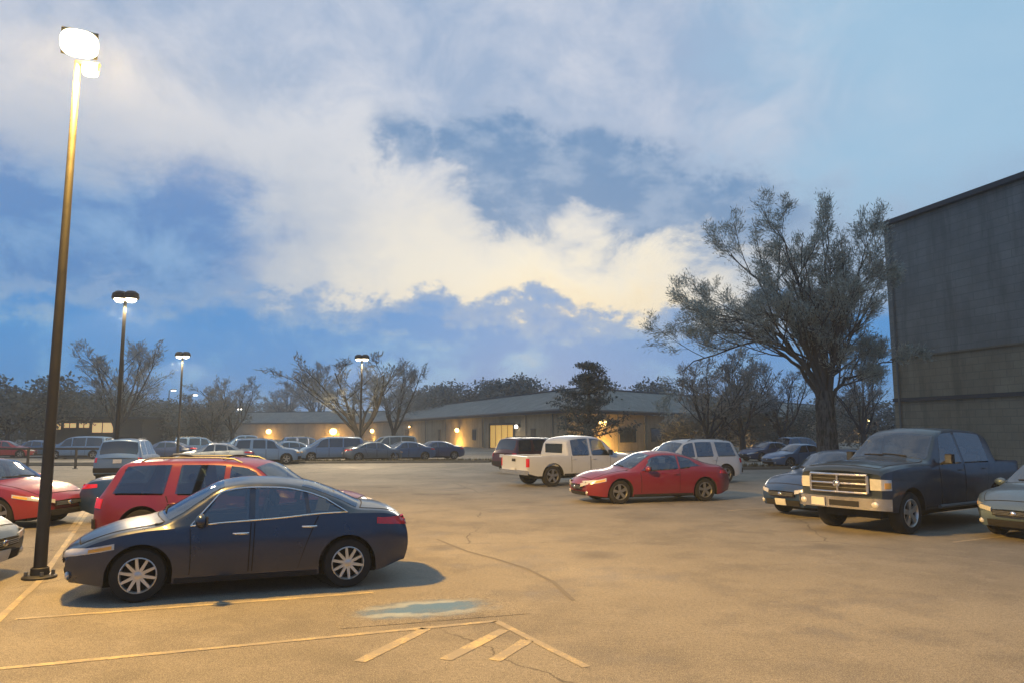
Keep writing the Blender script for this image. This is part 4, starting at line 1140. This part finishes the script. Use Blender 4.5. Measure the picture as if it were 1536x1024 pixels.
def bush_tree(seed, hgt, wid, leafmt):
    rnd = random.Random(seed); root = empty('dense_tree', (0, 0, 0)); tr, cr = MB(), MB()
    tr.tube([(0, 0, -.05), (0, 0, hgt * .5)], [.03 * hgt, .015 * hgt], M['bark2'], 7)
    cl = [(Vector((rnd.uniform(-1, 1) * wid * .42, rnd.uniform(-1, 1) * wid * .42, hgt * (.22 + .62 * rnd.random()))), wid * rnd.uniform(.14, .3)) for k in range(16)]
    for c, r in cl:
        tr.tube([(0, 0, hgt * .2), (c.x * .5, c.y * .5, c.z * .7), c], [.012 * hgt, .008 * hgt, .004 * hgt], M['bark2'], 4)
        for k in range(520):
            v = Vector((rnd.gauss(0, 1), rnd.gauss(0, 1), rnd.gauss(0, 1))); v = v.normalized() * r * rnd.random() ** .4 * 1.15
            if c.z + v.z < .1: continue
            quad_leaf(cr, c + v, .042 * hgt, rnd, leafmt, None, .75)
    tr.build('trunk', root); cr.build('crown', root, smooth=False)
    return root
tp = [bare_tree(1, 8, M['twig'], 7), bare_tree(2, 8, M['twig'], 6), bare_tree(5, 8, M['twigbrown'], 7), bush_tree(3, 6, 6, M['bush']), bush_tree(7, 6, 7, M['bush'])]
used = set()
def plant(i, px, Y, ytop, label, wide=1.0, group='trees behind the car park'):
    p = at(px, ytop, Y); base = 8 if i < 3 else 6
    o = tp[i] if i not in used else copy_tree(tp[i]); used.add(i)
    s = p.z / (base * (.93 if i < 3 else .95)); o.location = (p.x, Y, 0); o.scale = (s * wide, s * wide, s); o.rotation_euler = (0, 0, (px * 1.7) % 6.28)
    tag(o, label, 'tree', group)
plant(0, 182, 76, 538, 'tall bare tree behind the medium lamp post', 1.15)
plant(1, 540, 64, 552, 'wide bare tree standing behind the far lamp post with lit heads', 1.5)
plant(2, 478, 215, 566, 'bare tree on the left of the wide bare tree', 1.3)
plant(0, 592, 84, 566, 'slim bare tree on the right of the wide bare tree', 1.1)
plant(3, 18, 80, 566, 'dense dark tree at the far left edge', 1.2)
plant(4, 62, 92, 596, 'low dark tree just left of the tall lamp post', 1.3)
plant(3, 108, 95, 594, 'dense low tree right of the tall lamp post', 1.3)
plant(4, 150, 88, 590, 'dense dark tree left of the tall bare tree', 1.1)
plant(4, 228, 90, 592, 'dense dark tree right of the tall bare tree', 1.2)
plant(3, 262, 98, 606, 'low dark tree below the smaller lamp post', 1.4)
plant(2, 320, 95, 598, 'brownish bare tree above the blue suv in the far row', 1.3)
plant(1, 352, 100, 578, 'bare tree near the left end of the long building', 1.1)
plant(4, 300, 104, 612, 'low round tree left of the brownish bare tree', 1.5)
plant(3, 395, 225, 606, 'dark tree at the left end of the long roof', 1.4)
plant(2, 430, 222, 590, 'bare tree rising above the left part of the long roof', 1.2)
for k, (px, Yy, yt, i, lb) in enumerate(((628, 165, 586, 3, 'rounded dark tree top behind the left half of the long roof'), (668, 150, 584, 4, 'low dark tree behind the roof above the bright wall lamp'), (705, 140, 580, 3, 'dark tree behind the roof left of the lit doorway'), (742, 135, 577, 4, 'dark tree behind the roof above the lit doorway'), (778, 125, 572, 3, 'dark tree behind the roof above the white wall lamp'), (815, 118, 572, 4, 'dark tree behind the roof just left of the conifer'), (930, 112, 576, 3, 'dark tree behind the roof just right of the conifer'), (975, 118, 581, 4, 'low dark tree behind the right half of the long roof'))):
    plant(i, px, Yy, yt, lb, 1.1)
plant(2, 1060, 60, 566, 'brownish bare tree left of the large spreading tree', 1.3)
plant(0, 1110, 66, 552, 'bare tree close to the left side of the large spreading tree', 1.2)
plant(1, 1168, 72, 560, 'bare tree behind the low limb of the large spreading tree', 1.2)
plant(3, 1090, 74, 606, 'dense bush like tree above the white suv', 1.5)
plant(4, 1175, 78, 612, 'dense bush like tree left of the large trunk', 1.5)
plant(2, 1290, 70, 560, 'brownish bare tree right of the large trunk', 1.1)
plant(4, 1310, 84, 596, 'dense dark tree beside the tall building corner', 1.4)
plant(3, 1040, 78, 622, 'low dark bush tree behind the blue car and coupe', 1.6)

def conifer():
    rnd = random.Random(21); Y = 58.0; p = at(882, 540, Y); hgt = p.z; root = empty('conifer_tree', (p.x, Y, 0)); tag(root, 'dark irregular conifer in front of the long building corner', 'tree')
    tr, cr = MB(), MB(); tr.tube([(0, 0, -.05), (.05, 0, hgt * .5), (0, 0, hgt * .97)], [.2, .14, .03], M['bark2'], 8)
    n = 46
    for k in range(n):
        t = k / n; z = hgt * (.2 + .78 * (math.floor(t * 9) + rnd.uniform(.0, .55)) / 9); a = k * 2.399 + rnd.uniform(-.4, .4)
        L = (1 - t) ** .8 * 4.7 * rnd.uniform(.35, 1.15) + .3
        pts, _ = wander(rnd, (0, 0, z), (math.cos(a), math.sin(a), rnd.uniform(-.05, .25)), L, 5, .04, .10)
        tr.tube(pts, [.05, .045, .035, .03, .02, .01], M['bark2'], 4, cap=False)
        for i in range(1, 6):
            for q in range(int(20 + 26 * i / 5)):
                pp = pts[i - 1].lerp(pts[i], rnd.random()) + Vector((rnd.gauss(0, .24), rnd.gauss(0, .24), rnd.gauss(.03, .10)))
                quad_leaf(cr, pp, .24, rnd, M['needle'], None, .5)
    tr.build('trunk', root); cr.build('crown', root, smooth=False)
conifer()

# ------------------------------------------------------------------ evening haze
HAZE = .0012
if HAZE:
    m_ = bpy.data.materials.new('evening haze'); m_.use_nodes = True; nt_ = m_.node_tree; nt_.nodes.clear()
    ou = nt_.nodes.new('ShaderNodeOutputMaterial'); pv = nt_.nodes.new('ShaderNodeVolumePrincipled')
    pv.inputs['Color'].default_value = (.76, .87, .98, 1); pv.inputs['Density'].default_value = HAZE
    nt_.links.new(pv.outputs[0], ou.inputs['Volume'])
    mb = MB(); mb.box((0, 420, 11.5), (1290, 980, 25), m_)
    tag(mb.build('haze', smooth=False), 'thin bluish evening haze over the car park', None, None, 'stuff')

# ------------------------------------------------------------------ sky, sun, camera
w = bpy.data.worlds.new('World'); sc.world = w; w.use_nodes = True
t = NT(w.node_tree); bg = w.node_tree.nodes['Background']
dirv = t.new('ShaderNodeTexCoord').outputs['Generated']
s = t.new('ShaderNodeSeparateXYZ'); t.put(s.inputs[0], dirv)
az = t.mul(t.math('ARCTAN2', s.outputs[0], s.outputs[1]), 180 / math.pi)
el = t.mul(t.math('ARCSINE', s.outputs[2]), 180 / math.pi)
d1 = t.vscale(dirv, (1, 1, 1.9))
nA = t.noise(d1, 2.6, 7, .6); nB = t.noise(t.vscale(dirv, (1.3, 1, 1.6)), 6.5, 8, .62, .3); nC = t.noise(d1, 13, 6, .6)
azw = t.add(az, t.add(t.mul(t.sub(nA, .5), 22), t.mul(t.sub(nB, .5), 12)))
elw = t.add(el, t.add(t.mul(t.sub(nB, .5), 9), t.mul(t.sub(nC, .5), 3.0)))
def gauss(a0, e0, sa, se):
    a = t.math('POWER', t.mul(t.sub(azw, a0), 1 / sa), 2) if False else t.mul(t.mul(t.sub(azw, a0), 1 / sa), t.mul(t.sub(azw, a0), 1 / sa))
    e = t.mul(t.mul(t.sub(elw, e0), 1 / se), t.mul(t.sub(elw, e0), 1 / se))
    return t.math('POWER', 2.71828, t.mul(t.add(a, e), -1))
def mx(*g):
    r = g[0]
    for q in g[1:]: r = t.math('MAXIMUM', r, q)
    return r
LAV, TRB, WHT = srgb(206, 214, 230), srgb(160, 200, 228), srgb(236, 236, 238)
CRM, GOLD = srgb(250, 243, 224), srgb(246, 226, 186)
DKB, MDB, BNK, BNK2 = srgb(98, 142, 188), srgb(146, 172, 204), srgb(72, 134, 198), srgb(120, 168, 216)
c = t.mix(t.rng(nB, .36, .62, 0, 1), srgb(200, 209, 226), srgb(160, 182, 212))
c = t.mix(t.mul(t.step(azw, 12, 30), .85), c, TRB)
c = t.mix(t.mul(gauss(-17, 19, 11, 5), .75), c, WHT)
c = t.mix(t.math('MINIMUM', 1.0, mx(t.mul(gauss(-6, 14, 13, 5), .75), t.mul(gauss(14, 11, 10, 4), .8))), c, srgb(234, 230, 222))
c = t.mix(gauss(2, 11, 14, 4.2), c, CRM)
c = t.mix(t.mul(gauss(4, 8.5, 12, 3), .8), c, GOLD)
dk = mx(t.mul(gauss(-8, 21.5, 4.5, 2.2), .75), gauss(-.5, 21.8, 5, 2.6), gauss(2.5, 18.6, 4, 2.8), gauss(5.5, 19.4, 5, 3), gauss(9.5, 18.6, 6, 3), gauss(13, 16.6, 6, 3), gauss(17, 15.5, 6, 3))
c = t.mix(t.mul(t.step(t.mul(dk, t.rng(nB, .3, .7, .95, 1.35)), .06, .74), .9), c, t.mix(t.step(nC, .42, .66), DKB, MDB))
lb = t.mul(t.sub(1, t.step(elw, 15.0, 20)), t.sub(1, t.step(azw, -23, -16)))
c = t.mix(t.mul(t.mul(t.sub(1, t.step(elw, 17, 24)), t.sub(1, t.step(azw, -17, -9))), .6), c, srgb(160, 180, 206))
c = t.mix(t.mul(lb, .96), c, t.mix(t.step(nB, .44, .68), BNK, BNK2))
rb = t.mul(t.sub(1, t.step(elw, 12, 19)), t.step(azw, 16, 24))
c = t.mix(t.mul(rb, .8), c, MDB)
edge = t.add(10.1, t.mul(t.step(az, -2, 5), -.7))
ce = t.sub(t.add(el, t.add(t.mul(t.sub(nB, .5), 10), t.mul(t.sub(nC, .5), 9))), edge)
cum = t.sub(1, t.step(ce, -.9, .7))
cc_ = t.mix(t.step(t.add(t.mul(nB, .6), t.mul(nC, .4)), .48, .66), srgb(60, 144, 214), srgb(112, 178, 226))
cc_ = t.mix(t.mul(t.step(ce, -3.0, -.4), .55), cc_, srgb(160, 180, 205))
c = t.mix(t.mul(cum, .96), c, cc_)
back = t.step(t.math('ABSOLUTE', az), 52, 95)              # the dusk side of the sky behind the viewer is deep blue
low_ = t.sub(1, t.step(el, 35, 70))
c = t.mix(t.mul(t.mul(back, low_), .8), c, t.mix(nB, srgb(80, 124, 186), srgb(128, 166, 214)))
c = t.mix(t.sub(1, t.step(el, -4, 0)), c, srgb(70, 72, 70))
sky = t.new('ShaderNodeTexSky', sky_type='NISHITA'); sky.sun_disc = False; sky.sun_elevation = R(8); sky.sun_rotation = R(3)
skyc = t.new('ShaderNodeVectorMath', operation='SCALE'); t.put(skyc.inputs[0], sky.outputs[0]); skyc.inputs['Scale'].default_value = .08
c = t.mix(.06, c, skyc.outputs[0])
t.put(bg.inputs[0], c); bg.inputs[1].default_value = 1.02

sl = bpy.data.lights.new('sun', 'SUN'); sl.energy = .35; sl.angle = R(14); sl.color = (1, .9, .72)
so = bpy.data.objects.new('sun', sl); col.objects.link(so)
sd = Vector((math.sin(R(3)) * math.cos(R(8)), math.cos(R(3)) * math.cos(R(8)), math.sin(R(8))))
so.rotation_euler = (-sd).to_track_quat('-Z', 'Y').to_euler()

cam = bpy.data.cameras.new('camera'); cam.lens = 26; cam.sensor_width = 36; cam.clip_end = 2000
co = bpy.data.objects.new('camera', cam); col.objects.link(co)
co.location = (0, 0, H); co.rotation_euler = (math.pi / 2 + PITCH, 0, 0); sc.camera = co
vs = sc.view_settings; vs.view_transform = 'Standard'; vs.look = 'None'; vs.exposure = 0; vs.gamma = 1
print('tree faces', NB)
